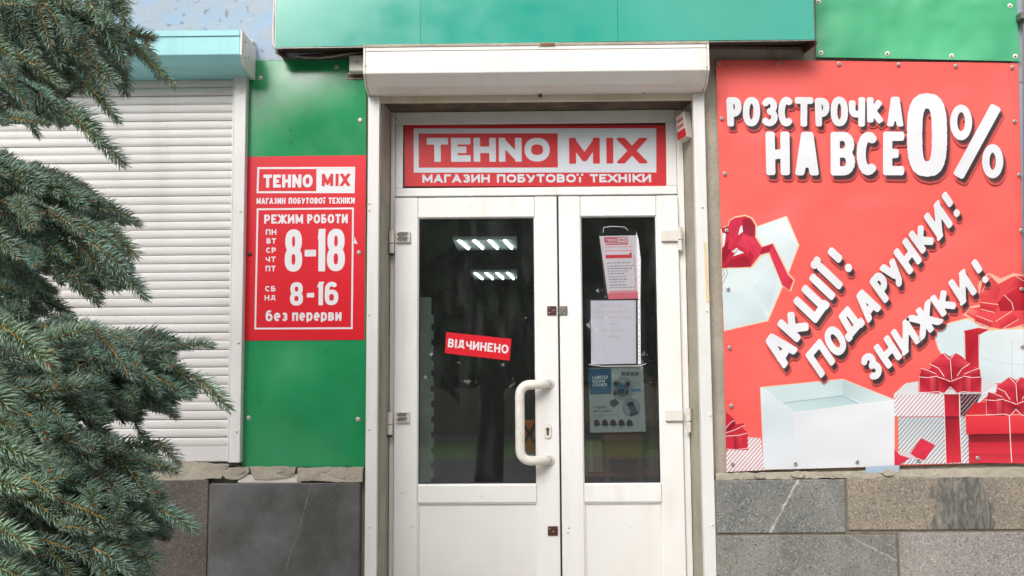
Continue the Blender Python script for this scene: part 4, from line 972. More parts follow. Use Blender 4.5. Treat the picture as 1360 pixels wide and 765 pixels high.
for p_, c_ in [([(60, 362), (110, 320), (160, 300), (207, 300), (222, 358), (150, 362)], (172, 26, 52)), ([(58, 300), (62, 262), (95, 205), (120, 205), (112, 262), (66, 345)], (158, 20, 46)),
                ([(176, 84), (215, 86), (246, 128), (247, 182), (214, 188), (178, 162)], (158, 22, 50)), ([(95, 130), (104, 99), (132, 83), (190, 73), (176, 92), (164, 128), (140, 200), (112, 262), (92, 262), (100, 190)], (216, 46, 76)),
                ([(138, 236), (182, 178), (214, 184), (262, 215), (285, 250), (274, 288), (240, 335), (222, 352), (206, 290), (180, 250)], (224, 54, 84)), ([(222, 352), (206, 290), (215, 262), (238, 300)], (190, 34, 60)),
                ([(275, 288), (288, 246), (345, 228), (325, 276)], (178, 28, 56)), ([(58, 142), (95, 130), (92, 152), (62, 152)], (176, 28, 54))]:
    BK = globals().get('BK', 5) + .35; pg(z5(p_), BK, c_)
for l in ([(104, 99), (120, 130), (112, 190)], [(150, 82), (140, 130), (118, 200)], [(200, 200), (232, 250), (240, 300)], [(70, 340), (120, 270), (170, 215)], [(90, 352), (150, 326), (210, 320)]): line(z5(l), .5, 9, (182, 30, 58))
pg(z5([(150, 180), (162, 133), (173, 124), (177, 160)]), 10, WH); pg(z5([(122, 298), (150, 264), (184, 279)]), 10, WH)
pg(z5([(325, 275), (345, 228), (430, 402), (460, 434), (440, 492), (398, 460)]), 9, (230, 62, 92), (206, 40, 66), (226, 56, 84), (214, 44, 70), (230, 64, 92), (222, 52, 80))
line(z5([(80, 366), (92, 395), (60, 455)]), .6, 5, (150, 60, 70)); line(z5([(62, 370), (72, 400), (60, 420)]), .6, 5, (150, 60, 70))
# open white box
z6 = lambda pts: Z(5.1, 945, 490, pts)
pg(z6([(328, 122), (890, 66), (1240, 206), (1240, 215), (1240, 660), (355, 684), (340, 400)]), 0, CR)
pg(z6([(332, 128), (885, 71), (1240, 212), (560, 296)]), 1, (206, 226, 228), (196, 216, 220), (222, 238, 240), (214, 232, 234))
pg(z6([(352, 134), (882, 76), (882, 180), (490, 230)]), 2, (214, 231, 233), (204, 222, 226), (206, 226, 228), (212, 230, 232))
pg(z6([(888, 78), (1215, 210), (1050, 232), (888, 178)]), 2, (188, 212, 216), (220, 236, 236), (210, 228, 230), (194, 216, 218))
pg(z6([(490, 233), (888, 182), (1000, 232), (560, 292)]), 2, (204, 226, 228), (186, 210, 214), (196, 218, 222), (208, 228, 230))
line(z6([(490, 231), (888, 181), (990, 232)]), .8, 3, (140, 170, 174))
pg(z6([(332, 128), (350, 128), (560, 296), (562, 678), (355, 682), (343, 400)]), 4, (232, 240, 244), (232, 240, 244), (222, 232, 238), (226, 230, 234), (226, 232, 238), (220, 230, 236))
pg(z6([(560, 296), (1240, 210), (1240, 656), (562, 678)]), 4, (232, 235, 240), (240, 241, 244), (236, 236, 240), (228, 230, 236))
line(z6([(345, 130), (558, 296), (1238, 210)]), .9, 5, (244, 248, 250))
# lower left bow and striped box
q = z6([(100, 560), (248, 462), (336, 470), (358, 686), (100, 698)]); pg(q, 0, (238, 236, 238)); stripes(q, 1, (206, 110, 122), 3.9, 1.15)
bow = [(98, 290), (160, 345), (162, 375), (228, 368), (210, 402), (246, 430), (246, 548), (160, 552), (98, 545)]
pg(z6(bow), 2, (200, 30, 56), (190, 30, 52), (206, 36, 60), (226, 60, 76), (206, 36, 58), (232, 56, 76), (206, 30, 56), (176, 18, 42), (216, 46, 66))
pg(z6([(100, 400), (150, 355), (160, 350), (160, 380), (110, 440)]), 3, (150, 14, 40)); pg(z6([(150, 455), (200, 448), (200, 546), (155, 548)]), 3, (160, 20, 44), (226, 70, 88), (206, 44, 64), (150, 16, 40))
for l in ([(98, 400), (130, 362), (158, 348)], [(100, 432), (160, 412), (226, 380)], [(100, 455), (180, 450), (244, 434)], [(104, 542), (170, 548), (244, 536)]): line(z6(l), .8, 4, (255, 224, 226))
# big gift with striped paper
z4 = lambda pts: Z(4.5, 1180, 460, pts)
pg(z4([(32, 286), (100, 222), (180, 208), (560, 196), (650, 225), (640, 290), (30, 420)]), 6, (240, 240, 242))
stripes(z4([(32, 286), (100, 222), (180, 208), (560, 196), (650, 225), (560, 286)]), 7, (196, 184, 190), 2.6, .8, .6)
lid = z4([(32, 286), (560, 284), (480, 418), (36, 420)]); pg(lid, 8, (238, 238, 240)); stripes(lid, 9, (198, 132, 142), 4.1, 1.25)
pg(z4([(430, 284), (600, 284), (455, 420), (430, 422)]), 8, (236, 238, 240)); stripes(z4([(430, 284), (580, 284), (455, 420), (430, 422)]), 9, (170, 150, 158), 4.1, 1.2)
pg(z4([(38, 426), (58, 426), (60, 620), (38, 615)]), 8, (255, 120, 92))
body = z4([(58, 424), (480, 424), (480, 700), (38, 710), (60, 600)]); pg(z4([(58, 424), (480, 424), (480, 698), (58, 706)]), 8, (206, 222, 226), (206, 222, 226), (236, 238, 240), (236, 238, 240)); stripes(z4([(58, 424), (480, 424), (480, 698), (58, 706)]), 9, (160, 128, 140), 4.1, 1.2)
pg(z4([(330, 286), (430, 286), (424, 424), (332, 422)]), 10, (176, 24, 44), (150, 20, 40), (206, 38, 58), (214, 44, 62)); pg(z4([(334, 424), (424, 424), (438, 694), (344, 698)]), 10, (140, 20, 34), (180, 26, 44), (228, 52, 68), (226, 48, 66))
pg(z4([(334, 418), (424, 418), (425, 450), (335, 450)]), 11, (96, 14, 26), (110, 16, 28), (180, 26, 46), (170, 24, 44))
for l in ([(330, 286), (335, 424), (344, 698)], [(424, 286), (426, 424), (438, 694)]): line(z4(l), 1.1, 12, (255, 226, 226))
def big_bow(ox, oy, s, k):
    """ribbon bow as printed: two upper loops, two side loops and the knot"""
    T_ = lambda pts: [(ox + x * s, oy + y * s) for x, y in pts]
    outl = [(-190, -30), (-180, -70), (-120, -100), (-60, -160), (-38, -195), (0, -170), (28, -195), (62, -178), (112, -130), (170, -85), (184, -50), (186, 40), (60, 44), (0, 20), (-75, 50), (-190, 42)]
    pg(T_(outl), k, (206, 34, 56))
    pg(T_([(-125, -125), (-85, -160), (-42, -192), (-10, -160), (10, -110), (8, -38), (-40, -48)]), k + 1, (214, 50, 68), (226, 70, 84), (206, 40, 60), (226, 60, 78), (190, 28, 50), (150, 16, 36), (216, 50, 70))
    pg(T_([(6, -38), (10, -110), (-2, -160), (30, -194), (70, -172), (116, -128), (70, -90), (40, -52)]), k + 1, (140, 14, 34), (180, 26, 48), (206, 46, 64), (228, 66, 82), (214, 50, 70), (232, 72, 88), (170, 22, 44), (190, 34, 54))
    for sg2 in (-1, 1):
        X = lambda v: sg2 * v
        pg(T_([(X(188), -50), (X(120), -62), (X(118), 36), (X(186), 42)]), k + 1, (170, 22, 42), (206, 40, 60), (196, 32, 52), (226, 54, 72))
        pg(T_([(X(120), -62), (X(74), -54), (X(72), 40), (X(118), 36)]), k + 2, (236, 84, 98), (156, 18, 38), (150, 16, 36), (222, 58, 76))
        pg(T_([(X(180), -58), (X(172), -100), (X(100), -80), (X(80), -60)]), k + 1, (150, 16, 36), (206, 44, 62), (226, 64, 80), (180, 26, 46))
        line(T_([(X(190), -50), (X(130), -46), (X(74), -56)]), .9, k + 3, (255, 222, 224)); line(T_([(X(186), 42), (X(130), 42), (X(74), 38)]), .9, k + 3, (255, 222, 224))
        line(T_([(X(176), -102), (X(130), -88), (X(84), -68)]), .8, k + 3, (255, 222, 224))
        line(T_([(X(186), -50), (X(184), 40)]), .6, k + 3, (246, 180, 186))
    pg(T_([(-76, -52), (-30, -36), (0, -22), (34, -36), (72, -52), (74, 36), (40, 46), (0, 8), (-36, 46), (-74, 38)]), k + 2, (196, 30, 52), (226, 60, 78), (150, 16, 36), (226, 60, 78), (196, 30, 52), (222, 56, 74), (196, 34, 54), (140, 14, 32), (206, 40, 60), (222, 56, 74))
    line(T_([(-76, -50), (-30, -36), (0, -22), (34, -36), (72, -50)]), .9, k + 4, (255, 226, 228)); line(T_([(-74, 38), (-36, 48), (0, 8), (40, 48), (74, 38)]), .9, k + 4, (255, 226, 228))
    line(T_([(-125, -128), (-70, -102), (-38, -54)]), .9, k + 4, (255, 226, 228)); line(T_([(116, -130), (68, -98), (40, -56)]), .9, k + 4, (255, 226, 228)); line(T_([(-45, -194), (0, -150), (8, -40)]), .9, k + 4, (255, 226, 228)); line(T_([(2, -158), (30, -196)]), .8, k + 4, (255, 226, 228))
big_bow(1180 + 370 / 4.5, 460 + 233 / 4.5, 1 / 4.5, 13)
# upper right white gift behind, with its bow
z3 = lambda pts: Z(4.026, 1130, 330, pts)
pg(z3([(448, 480), (470, 410), (620, 372), (926, 420), (926, 700), (700, 700), (700, 640), (468, 545)]), 0, CR)
pg(z3([(454, 482), (476, 416), (620, 378), (735, 430), (690, 462), (700, 690), (690, 640), (480, 560)]), 1, (206, 232, 236), (222, 236, 238), (234, 240, 242), (232, 240, 242), (222, 234, 238), (220, 230, 234), (220, 232, 236), (200, 226, 230))
pg(z3([(690, 450), (800, 434), (926, 432), (926, 720), (694, 720)]), 2, (226, 238, 240), (236, 242, 243), (234, 240, 242), (222, 232, 234), (214, 228, 231))
line(z3([(690, 585), (800, 610), (926, 622)]), .7, 3, (196, 212, 216)); line(z3([(862, 490), (864, 740)]), .8, 3, (196, 214, 218))
pg(z3([(606, 440), (680, 424), (740, 432), (688, 462), (686, 640), (610, 620)]), 3, (196, 32, 50), (226, 56, 70), (216, 46, 62), (180, 26, 44), (214, 46, 62), (170, 22, 40)); line(z3([(608, 452), (612, 600)]), .8, 4, (255, 200, 190)); line(z3([(684, 460), (686, 640)]), .9, 4, (255, 200, 190))
pg(z3([(600, 355), (640, 310), (690, 300), (680, 200), (700, 150), (740, 130), (800, 160), (870, 132), (926, 140), (926, 412), (860, 432), (760, 428), (690, 420), (650, 380)]), 4, (255, 190, 165))
pg(z3([(615, 350), (640, 320), (692, 312), (690, 240), (705, 165), (740, 140), (790, 190), (880, 142), (926, 150), (926, 405), (860, 424), (800, 430), (700, 412), (660, 378)]), 5, (236, 76, 80))
for p, c1, c2 in [([(690, 285), (790, 300), (770, 345), (690, 330)], (226, 66, 76), (196, 30, 50)), ([(665, 355), (760, 390), (745, 425), (665, 395)], (230, 70, 80), (190, 30, 50)), ([(780, 385), (860, 335), (895, 385), (810, 432)], (236, 76, 84), (206, 36, 54)),
                  ([(820, 250), (900, 205), (926, 215), (926, 330), (800, 335), (785, 290)], (214, 46, 60), (180, 26, 46)), ([(700, 245), (745, 175), (800, 220), (780, 280)], (240, 90, 92), (220, 60, 70)), ([(835, 215), (880, 148), (926, 160), (926, 205)], (236, 80, 84), (200, 40, 56)), ([(618, 340), (650, 322), (685, 335), (660, 360)], (250, 130, 120), (240, 100, 100))]:
    n = len(p); pg(z3(p), 6, *[c1 if i < n / 2 else c2 for i in range(n)])
for l in ([(695, 288), (788, 300)], [(695, 325), (768, 342)], [(668, 358), (758, 392)], [(668, 392), (742, 420)], [(775, 390), (862, 335)], [(812, 428), (895, 380)], [(820, 248), (862, 290), (870, 330)], [(700, 235), (745, 150)], [(885, 150), (926, 175)], [(800, 180), (850, 150), (926, 140)]): line(z3(l), .9, 7, (255, 206, 190))
# red gift at the lower right
pg(z4([(516, 336), (840, 330), (840, 420), (456, 412)]), 18, (206, 34, 50), (214, 40, 56), (226, 56, 68), (220, 46, 60))
pg(z4([(458, 412), (840, 408), (840, 520), (462, 526)]), 19, (236, 62, 72), (240, 66, 76), (226, 50, 62), (222, 48, 60))
pg(z4([(478, 528), (840, 522), (840, 700), (482, 694)]), 19, (112, 20, 30), (130, 22, 34), (230, 56, 74), (226, 52, 70)); pg(z4([(478, 575), (840, 570), (840, 640), (480, 640)]), 20, (206, 42, 58), (206, 42, 58), (228, 54, 72), (228, 54, 72))
line(z4([(458, 412), (840, 408)]), 1.0, 21, (255, 190, 170)); line(z4([(460, 412), (464, 524)]), .9, 21, (255, 170, 150)); line(z4([(722, 410), (728, 540), (736, 692)]), 1.2, 21, (255, 226, 226))
big_bow(1180 + 762 / 4.5, 460 + 368 / 4.5, .96 / 4.5, 22)
# loose ribbon ends bottom centre
pg(z4([(35, 620), (70, 650), (130, 668), (70, 708), (36, 712)]), 10, (226, 52, 80)); pg(z4([(130, 640), (195, 548), (278, 590), (218, 680), (170, 672)]), 10, (226, 50, 78), (220, 46, 72), (232, 56, 84), (222, 46, 74), (214, 44, 70)); pg(z4([(50, 620), (130, 640), (180, 676), (110, 664)]), 11, (226, 206, 210))
ob_art = obj('printed_picture', art, M['print'], bn_)

# letters, each with its printed soft drop shadow
let = MB(); shd = MB(); KL = 34
SH = [(.034, (242, 106, 99)), (.022, (218, 95, 90)), (.009, (178, 80, 78)), (-.005, (134, 66, 66)), (-.022, (94, 56, 58)), (-.045, (64, 50, 54))]
def btext(s, quad, w, off, spans=None, n=44, rnd=.07, jit=0, seed=0, blur=1.0, wide=None):
    for i, (lv, c) in enumerate(SH):
        text(shd, s, quad, lay(KL + i), w=w, style='brush', rnd=rnd, n=26, col=pc(*c), lev=lv * blur, off=off, spans=spans, jit=jit, seed=seed, wide=wide, gap=.06)
    text(let, s, quad, lay(KL + 8), w=w, style='brush', rnd=rnd, n=n, col=pc(238, 238, 242), spans=spans, jit=jit, seed=seed, wide=wide, gap=.06)
b6 = lambda x0, x1, y0, y1: [(940 + x0 / 3.188, 60 + y0 / 3.188), (940 + x1 / 3.188, 60 + y0 / 3.188), (940 + x1 / 3.188, 60 + y1 / 3.188), (940 + x0 / 3.188, 60 + y1 / 3.188)]
row = [('Р', 75, 146), ('О', 148, 222), ('З', 226, 296), ('С', 298, 366), ('Т', 368, 446), ('Р', 449, 518), ('О', 520, 594), ('Ч', 597, 666), ('К', 672, 752), ('А', 756, 828)]
for i, (c, x0, x1) in enumerate(row): btext(c, b6(x0, x1, 218 + (i % 3) * 1.5, 344), .228, (3.2, 5.6), n=40, rnd=.07, jit=1.2, seed=i, blur=1.1)
for i, (c, x0, x1) in enumerate([('Н', 240, 352), ('А', 366, 470), ('В', 520, 624), ('С', 630, 726), ('Е', 742, 832)]): btext(c, b6(x0, x1, 366, 551), .212, (3.4, 6.2), rnd=.06, jit=1, seed=40 + i, blur=.8)
btext('0', b6(843, 1014, 203, 557), .185, (4, 7), rnd=.05, blur=.5, n=60)
btext('%', b6(1026, 1026 + 362, 240, 562), .2, (3.6, 6.4), rnd=.05, blur=.5, n=60)
def diag(s, start, end, up, w, spans, seed):
    s0, e0, u = np.array(start), np.array(end), np.array(up)
    base = e0 - s0
    for i, (c, (a, b)) in enumerate(zip(s, spans)):
        # each letter stands upright on its own stem direction, stepping up the slanted line
        btext(c, [s0 + base * a + u, s0 + base * b + u, s0 + base * b, s0 + base * a], w, (3.6, 6.4), rnd=.08, seed=seed + i, blur=.95, n=40)
# perpendicular reading direction per letter: quads are sheared so that the stems keep the printed tilt
diag('АКЦІЇ!', (1043.5, 487.6), (1138.5, 351.5), (-31, -29.6), .245, [(-.03, .175), (.195, .405), (.42, .615), (.635, .715), (.74, .82), (.88, .985)], 60)
diag('ПОДАРУНКИ!', (1090.5, 503), (1277.5, 284.5), (-21.5, -31.5), .245, [(0, .105), (.112, .205), (.205, .325), (.33, .43), (.445, .53), (.53, .615), (.62, .725), (.73, .835), (.84, .94), (.955, 1.01)], 80)
diag('ЗНИЖКИ!', (1158.8, 508.8), (1316.5, 372.2), (-19.4, -30.5), .245, [(0, .105), (.12, .26), (.27, .41), (.415, .59), (.6, .745), (.755, .885), (.935, 1.005)], 100)
obj('printed_letter_shadow', shd, M['print'], bn_)
obj('lettering', let, M['print'], bn_)

KW = .88
# green vinyl above it
gv = thing('green_banner', 'green vinyl banner held by white grommets above the red banner', 'banner', tuple(P(1218, 78, -.02)))
obj('vinyl_sheet', MB().slab([(1080.5, -140), (1344, -140), (1350.5, 10), (1354.5, 81.3), (1260, 79.3), (1170, 77.3), (1084.2, 75.8)], -.030, -.027), M['green_vinyl'], gv)
for x, y in ((1090.3, 70.2), (1178.5, 71.5), (1264, 74.4), (1348.5, 75), (1087, 2.5), (1341.5, 7.8), (1084, -60), (1338, -58)):
    g = obj('grommet', MB().dome(P(x, y, -.030), .0115, .005, 16), M['white_plastic'], gv); obj('grommet_hole', MB().dome(P(x, y, -.0351), .0042, .0008, 8), M['brown_metal'], g)

# ------------------------------------------------------------------ papers on the right pane
Yg = YLf + .0185
def bil(q, u, v): TL, TR, BR_, BL = [np.array(p, float) for p in q]; return TL * (1 - u) * (1 - v) + TR * u * (1 - v) + BR_ * u * v + BL * (1 - u) * v
def qq(q, u0, u1, v0, v1): return [tuple(bil(q, *p)) for p in ((u0, v0), (u1, v0), (u1, v1), (u0, v1))]
p1 = thing('price_notice', 'upper sheet on the right glass, in a clear sleeve with pink header bars', 'notice', tuple(P(825, 397, Yg)), 'sheets taped to the right door glass')
q1 = [(796, 313.5), (845.5, 312.6), (849, 396.5), (808, 397.8)]
obj('paper', MB().slab(q1, Yg - .001, Yg), mat('notice_paper', pc(238, 232, 240), .5), p1)
a = MB(); Yc = Yg - .0013
poly(a, qq(q1, 0, 1, .90, 1), Yc, pc(244, 130, 150)); poly(a, qq(q1, .05, .95, .865, .9), Yc, pc(244, 170, 180))
poly(a, qq(q1, .09, .84, .30, .355), Yc, pc(232, 62, 74)); poly(a, qq(q1, .78, .84, .27, .3), Yc, pc(232, 62, 74)); poly(a, qq(q1, .895, .91, .33, .86), Yc, pc(240, 130, 150))
poly(a, qq(q1, .14, .48, .035, .095), Yc, pc(214, 60, 74)); frame(a, qq(q1, .12, .76, .02, .11), .8, Yc - .0001, pc(214, 60, 74)); poly(a, qq(q1, .14, .75, .12, .145), Yc, pc(226, 120, 130))
text(a, 'TEHNO', qq(q1, .16, .46, .05, .085), Yc - .0002, w=.25, gap=.15, n=14, col=pc(240, 230, 240)); text(a, 'MIX', qq(q1, .52, .72, .045, .085), Yc - .0002, w=.25, gap=.2, n=14, col=pc(214, 60, 74))
r = random.Random(4)
for v, c in [(.17, (226, 130, 145)), (.23, (226, 130, 145)), (.42, (130, 130, 145)), (.47, (140, 140, 150)), (.51, (120, 120, 135)), (.55, (150, 150, 160)), (.59, (130, 130, 145)), (.64, (150, 150, 160)), (.68, (130, 130, 145)), (.72, (140, 140, 150)), (.77, (120, 120, 135)), (.81, (150, 150, 160))]:
    u = .1
    end = r.uniform(.5, .86) if v > .3 else .9
    while u < end:
        L = r.uniform(.04, .13); poly(a, qq(q1, u, min(u + L, .88), v, v + .014), Yc, pc(*c, k=1.1)); u += L + .025
obj('printed_text', a, M['print_smooth'], p1)
obj('clear_sleeve', MB().slab([(794.5, 304), (846.5, 303.5), (851, 392), (849, 398.5), (807, 398.8)], Yg - .0022, Yg - .0019), M['sleeve'], p1)
st_ = MB().slab([(845, 308), (848, 318), (851, 345), (850.5, 398), (847.5, 398), (846, 345)], Yg - .0027, Yg - .0023); obj('sleeve_edge', st_, M['white_print'], p1)
a = MB()
for k in range(9): a.dome(P(849 , 330 + k * 7.5, Yg - .00275), .0017, .0003, 6)
obj('punch_holes', a, M['black'], p1)
obj('tape_loop', MB().tube([P(801, 309, Yg - .003), P(802, 302, Yg - .006), P(812, 300.5, Yg - .006), P(830, 301.5, Yg - .006), P(834, 306, Yg - .003)], .0012, 5), M['wplate'], p1)
obj('dark_backing', MB().slab([(795, 309), (797, 313), (808.5, 399), (803.5, 390)], Yg - .0006, Yg - .0001), M['black'], p1)
p2 = thing('blank_notice', 'lower white sheet with faint pale lettering on the right glass', 'notice', tuple(P(815, 483, Yg)), 'sheets taped to the right door glass')
q2 = [(784.5, 399.3), (844.5, 398.8), (844.8, 483), (785.3, 484)]
obj('paper', MB().slab(q2, Yg - .001, Yg), mat('notice_paper_lilac', pc(234, 234, 246), .5), p2)
a = MB()
for v, u0, u1, nn in [(.07, .2, .78, 3), (.165, .1, .88, 3), (.255, .1, .92, 3), (.36, .42, .62, 1), (.46, .24, .76, 3), (.555, .38, .66, 1)]:
    u = u0
    while u < u1:
        L = (u1 - u0) / nn * r.uniform(.7, .9); x = u
        while x < u + L: poly(a, qq(q2, x, x + .02, v, v + .03), Yc, pc(228, 214, 214)); x += .034
        u += (u1 - u0) / nn
obj('printed_text', a, M['print_smooth'], p2)
obj('clear_sleeve', MB().slab([(782.5, 397.5), (849.5, 396.5), (852, 484), (857, 486), (786, 488)], Yg - .0022, Yg - .0019), M['sleeve'], p2)
obj('sleeve_edge', MB().slab([(847, 398.5), (850.5, 398.4), (851, 483.5), (847.5, 483.6)], Yg - .0027, Yg - .0023), M['white_print'], p2)
a = MB()
for y in (405, 409, 417, 424, 428, 439, 447, 453, 458, 463, 468, 473, 478): a.dome(P(849.2, y, Yg - .00275), .0023, .0003, 6)
obj('punch_holes', a, M['black'], p2)
obj('bottom_fold', MB().tube([P(782, 484, Yg - .003), P(800, 486.5, Yg - .004), P(850, 486, Yg - .004), P(858, 483, Yg - .003)], .0013, 5), M['wplate'], p2)
p3 = thing('vacuum_poster', 'pale product poster with a blue corner behind the right glass, below the sheets', 'poster', tuple(P(820, 574, YLf + .03)), 'sheets taped to the right door glass')
YP3 = YLf + .028
q3 = [(781.6, 489), (854.2, 487), (857.5, 573), (783.8, 574.6)]
obj('paper', MB().slab(q3, YP3, YP3 + .0008), mat('poster_paper', pc(232, 236, 238, .6), .5), p3)
a = MB(); Yc = YP3 - .0003
w3 = lambda pts: Z(4.5, 770, 480, pts)
def pa(pts, c, k=0): poly(a, w3(pts), Yc - .0002 * k, pc(*c, k=.55))
pa([(52, 45), (188, 42), (188, 195), (60, 198)], (70, 140, 190))
text(a, 'CANISTER', w3([(74, 88), (168, 84), (168, 104), (74, 108)]), Yc - .0003, w=.2, gap=.12, n=16, col=pc(240, 246, 250))
text(a, 'VACUUM', w3([(74, 110), (150, 107), (150, 126), (74, 129)]), Yc - .0003, w=.2, gap=.12, n=16, col=pc(240, 246, 250))
text(a, 'CLEANER', w3([(76, 132), (162, 129), (162, 148), (76, 151)]), Yc - .0003, w=.2, gap=.12, n=16, col=pc(240, 246, 250))
for k in range(4): pa([(250 + k * 27, 64), (270 + k * 27, 63), (270 + k * 27, 84), (250 + k * 27, 85)], (60, 64, 70)); pa([(255 + k * 27, 69), (265 + k * 27, 69), (265 + k * 27, 78), (255 + k * 27, 79)], (190, 196, 200), 1)
ell = lambda cx, cy, rx, ry, nn=20: [(cx + rx * math.cos(2 * math.pi * k / nn), cy + ry * math.sin(2 * math.pi * k / nn)) for k in range(nn)]
pa(ell(258, 165, 68, 72), (198, 206, 208)); pa([(208, 130), (230, 120), (288, 126), (296, 180), (262, 215), (215, 200)], (120, 136, 150), 1); pa(ell(246, 162, 30, 28), (90, 150, 200), 2); pa(ell(246, 180, 22, 16), (40, 70, 110), 3)
for x, y in ((214, 134), (290, 134), (282, 186), (210, 190)): pa(ell(x, y, 10, 14, 10), (44, 48, 56), 3)
pa([(182, 236), (214, 222), (240, 250), (206, 274), (180, 262)], (110, 112, 112), 2); pa([(300, 165), (362, 160), (366, 180), (310, 182)], (90, 170, 220), 1); pa([(290, 126), (356, 118), (358, 148), (320, 152)], (226, 232, 232), 2)
pa(ell(308, 276, 52, 54), (110, 170, 205), 2); pa(ell(308, 276, 46, 48), (200, 218, 226), 3); pa([(280, 250), (318, 236), (346, 300), (308, 316)], (86, 120, 160), 4); pa(ell(304, 256, 24, 15), (50, 50, 66), 5); pa([(296, 312), (350, 300), (354, 312), (300, 328)], (60, 60, 66), 5)
text(a, 'ТУРБІНА', w3([(80, 270), (160, 267), (160, 281), (80, 284)]), Yc - .0003, w=.19, gap=.12, n=16, col=pc(70, 76, 84)); text(a, 'ANTI-TANGLE', w3([(80, 292), (192, 287), (192, 301), (80, 306)]), Yc - .0003, w=.19, gap=.12, n=16, col=pc(70, 76, 84))
for y, x1 in ((320, 228), (332, 150)): pa([(80, y), (x1, y - 3), (x1, y), (80, y + 4)], (160, 166, 170))
for k in range(5):
    x = 84 + k * 49; pa([(x, 386), (x, 360), (x + 12, 346), (x + 28, 350), (x + 36, 368), (x + 42, 382), (x + 20, 388)], (96, 84, 70) if k == 0 else (52, 52, 52)); pa([(x + 6, 394), (x + 30, 393), (x + 30, 396), (x + 6, 397)], (170, 174, 178))
obj('printed_picture', a, M['print_smooth'], p3)

# ------------------------------------------------------------------ street trees opposite the shop (seen mirrored in the door glass)
def leaf_crown(name, seed, n, rx, rz, size):
    g = np.random.default_rng(seed)
    cl = g.normal(size=(26, 3)); cl /= np.linalg.norm(cl, axis=1)[:, None]; cl *= (g.uniform(.25, .85, (26, 1))) * np.array((rx, rx, rz))
    c = cl[g.integers(0, 26, n)] + g.normal(size=(n, 3)) * np.array((rx, rx, rz)) * .2
    a = g.normal(size=(n, 3)); a /= np.linalg.norm(a, axis=1)[:, None]; b = np.cross(a, g.normal(size=(n, 3))); b /= np.linalg.norm(b, axis=1)[:, None]
    s = size * g.uniform(.5, 1.2, (n, 1)); V = np.stack([c - a * s, c + b * s * .5, c + a * s, c - b * s * .5], 1).reshape(-1, 3)
    me = bpy.data.meshes.new(name); F_ = np.arange(4 * n).reshape(-1, 4); me.from_pydata(V.tolist(), [], F_.tolist()); me.materials.append(M['leaf']); return me
crown_me = leaf_crown('crown', 3, 5200, 3.6, 5.2, .42)
trm = MB().tube([(0, 0, -.05), (.1, .05, 1.5), (-.1, 0, 4), (.1, 0, 7), (0, 0, 11)], [.3, .24, .2, .13, .05], 10)
for a in range(6):
    th = a * 1.05; trm.tube([(0, 0, 3 + a * .8), (1.2 * math.cos(th), 1.2 * math.sin(th), 4.2 + a * .8), (2.6 * math.cos(th), 2.6 * math.sin(th), 5 + a * .9)], [.1, .07, .03], 6)
trunk_me = trm.mesh('trunk'); trunk_me.materials.append(M['bark'])
tx = P(655, 560, .17)
def mirx(px, Yd): d = ray(px, 540); return CAM.x + d[0] * (Yd + .34 + 4.5) / d[1]
spots = [(mirx(648, 15.5), -15.5, .95, 0)] + [(-30 + 6.1 * k + (k * 37 % 5) * .5, -47 - (k % 3) * 2.2, 1.25 + .1 * (k % 3), k) for k in range(11)]
for i, (x, y, s, k) in enumerate(spots):
    lab = 'street tree across the pavement, its dark trunk mirrored in the left door glass' if i == 0 else 'leafy tree in the row across the road, mirrored dark in the door glass'
    t = thing('street_tree', lab, 'tree', (x, y, 0), 'street trees mirrored in the glass' if i == 0 else 'row of trees across the road')
    t.scale = (s, s, s); t.rotation_euler = (0, 0, k * 1.3)
    for nm, me, z in (('trunk', trunk_me, 0), ('crown', crown_me, 6.8)):
        o = bpy.data.objects.new(nm, me); COL.objects.link(o); o.parent = t; o.location = (0, 0, z)

g_ = np.random.default_rng(5); hv = []; hf = []  # leaf mass added to block bright sky gaps in the glass reflections
n = 9000; cc = np.stack([g_.uniform(-34, 34, n), -56 + g_.normal(0, .8, n), g_.uniform(0, 1, n) ** .8 * (6.5 + 1.2 * np.sin(g_.uniform(0, 6, n)))], 1)
aa = g_.normal(size=(n, 3)); aa /= np.linalg.norm(aa, axis=1)[:, None]; bb = np.cross(aa, g_.normal(size=(n, 3))); bb /= np.linalg.norm(bb, axis=1)[:, None]; ss = g_.uniform(.3, .6, (n, 1))
hv = np.stack([cc - aa * ss, cc + bb * ss * .6, cc + aa * ss, cc - bb * ss * .6], 1).reshape(-1, 3); hm = bpy.data.meshes.new('leaf_screen'); hm.from_pydata(hv.tolist(), [], np.arange(4 * n).reshape(-1, 4).tolist())
ho = obj('leaf_screen', hm, M['leaf'], kind='stuff'); props(ho, 'leaf screen added far across the road to hide bright sky from the door glass', 'leaf_screen')

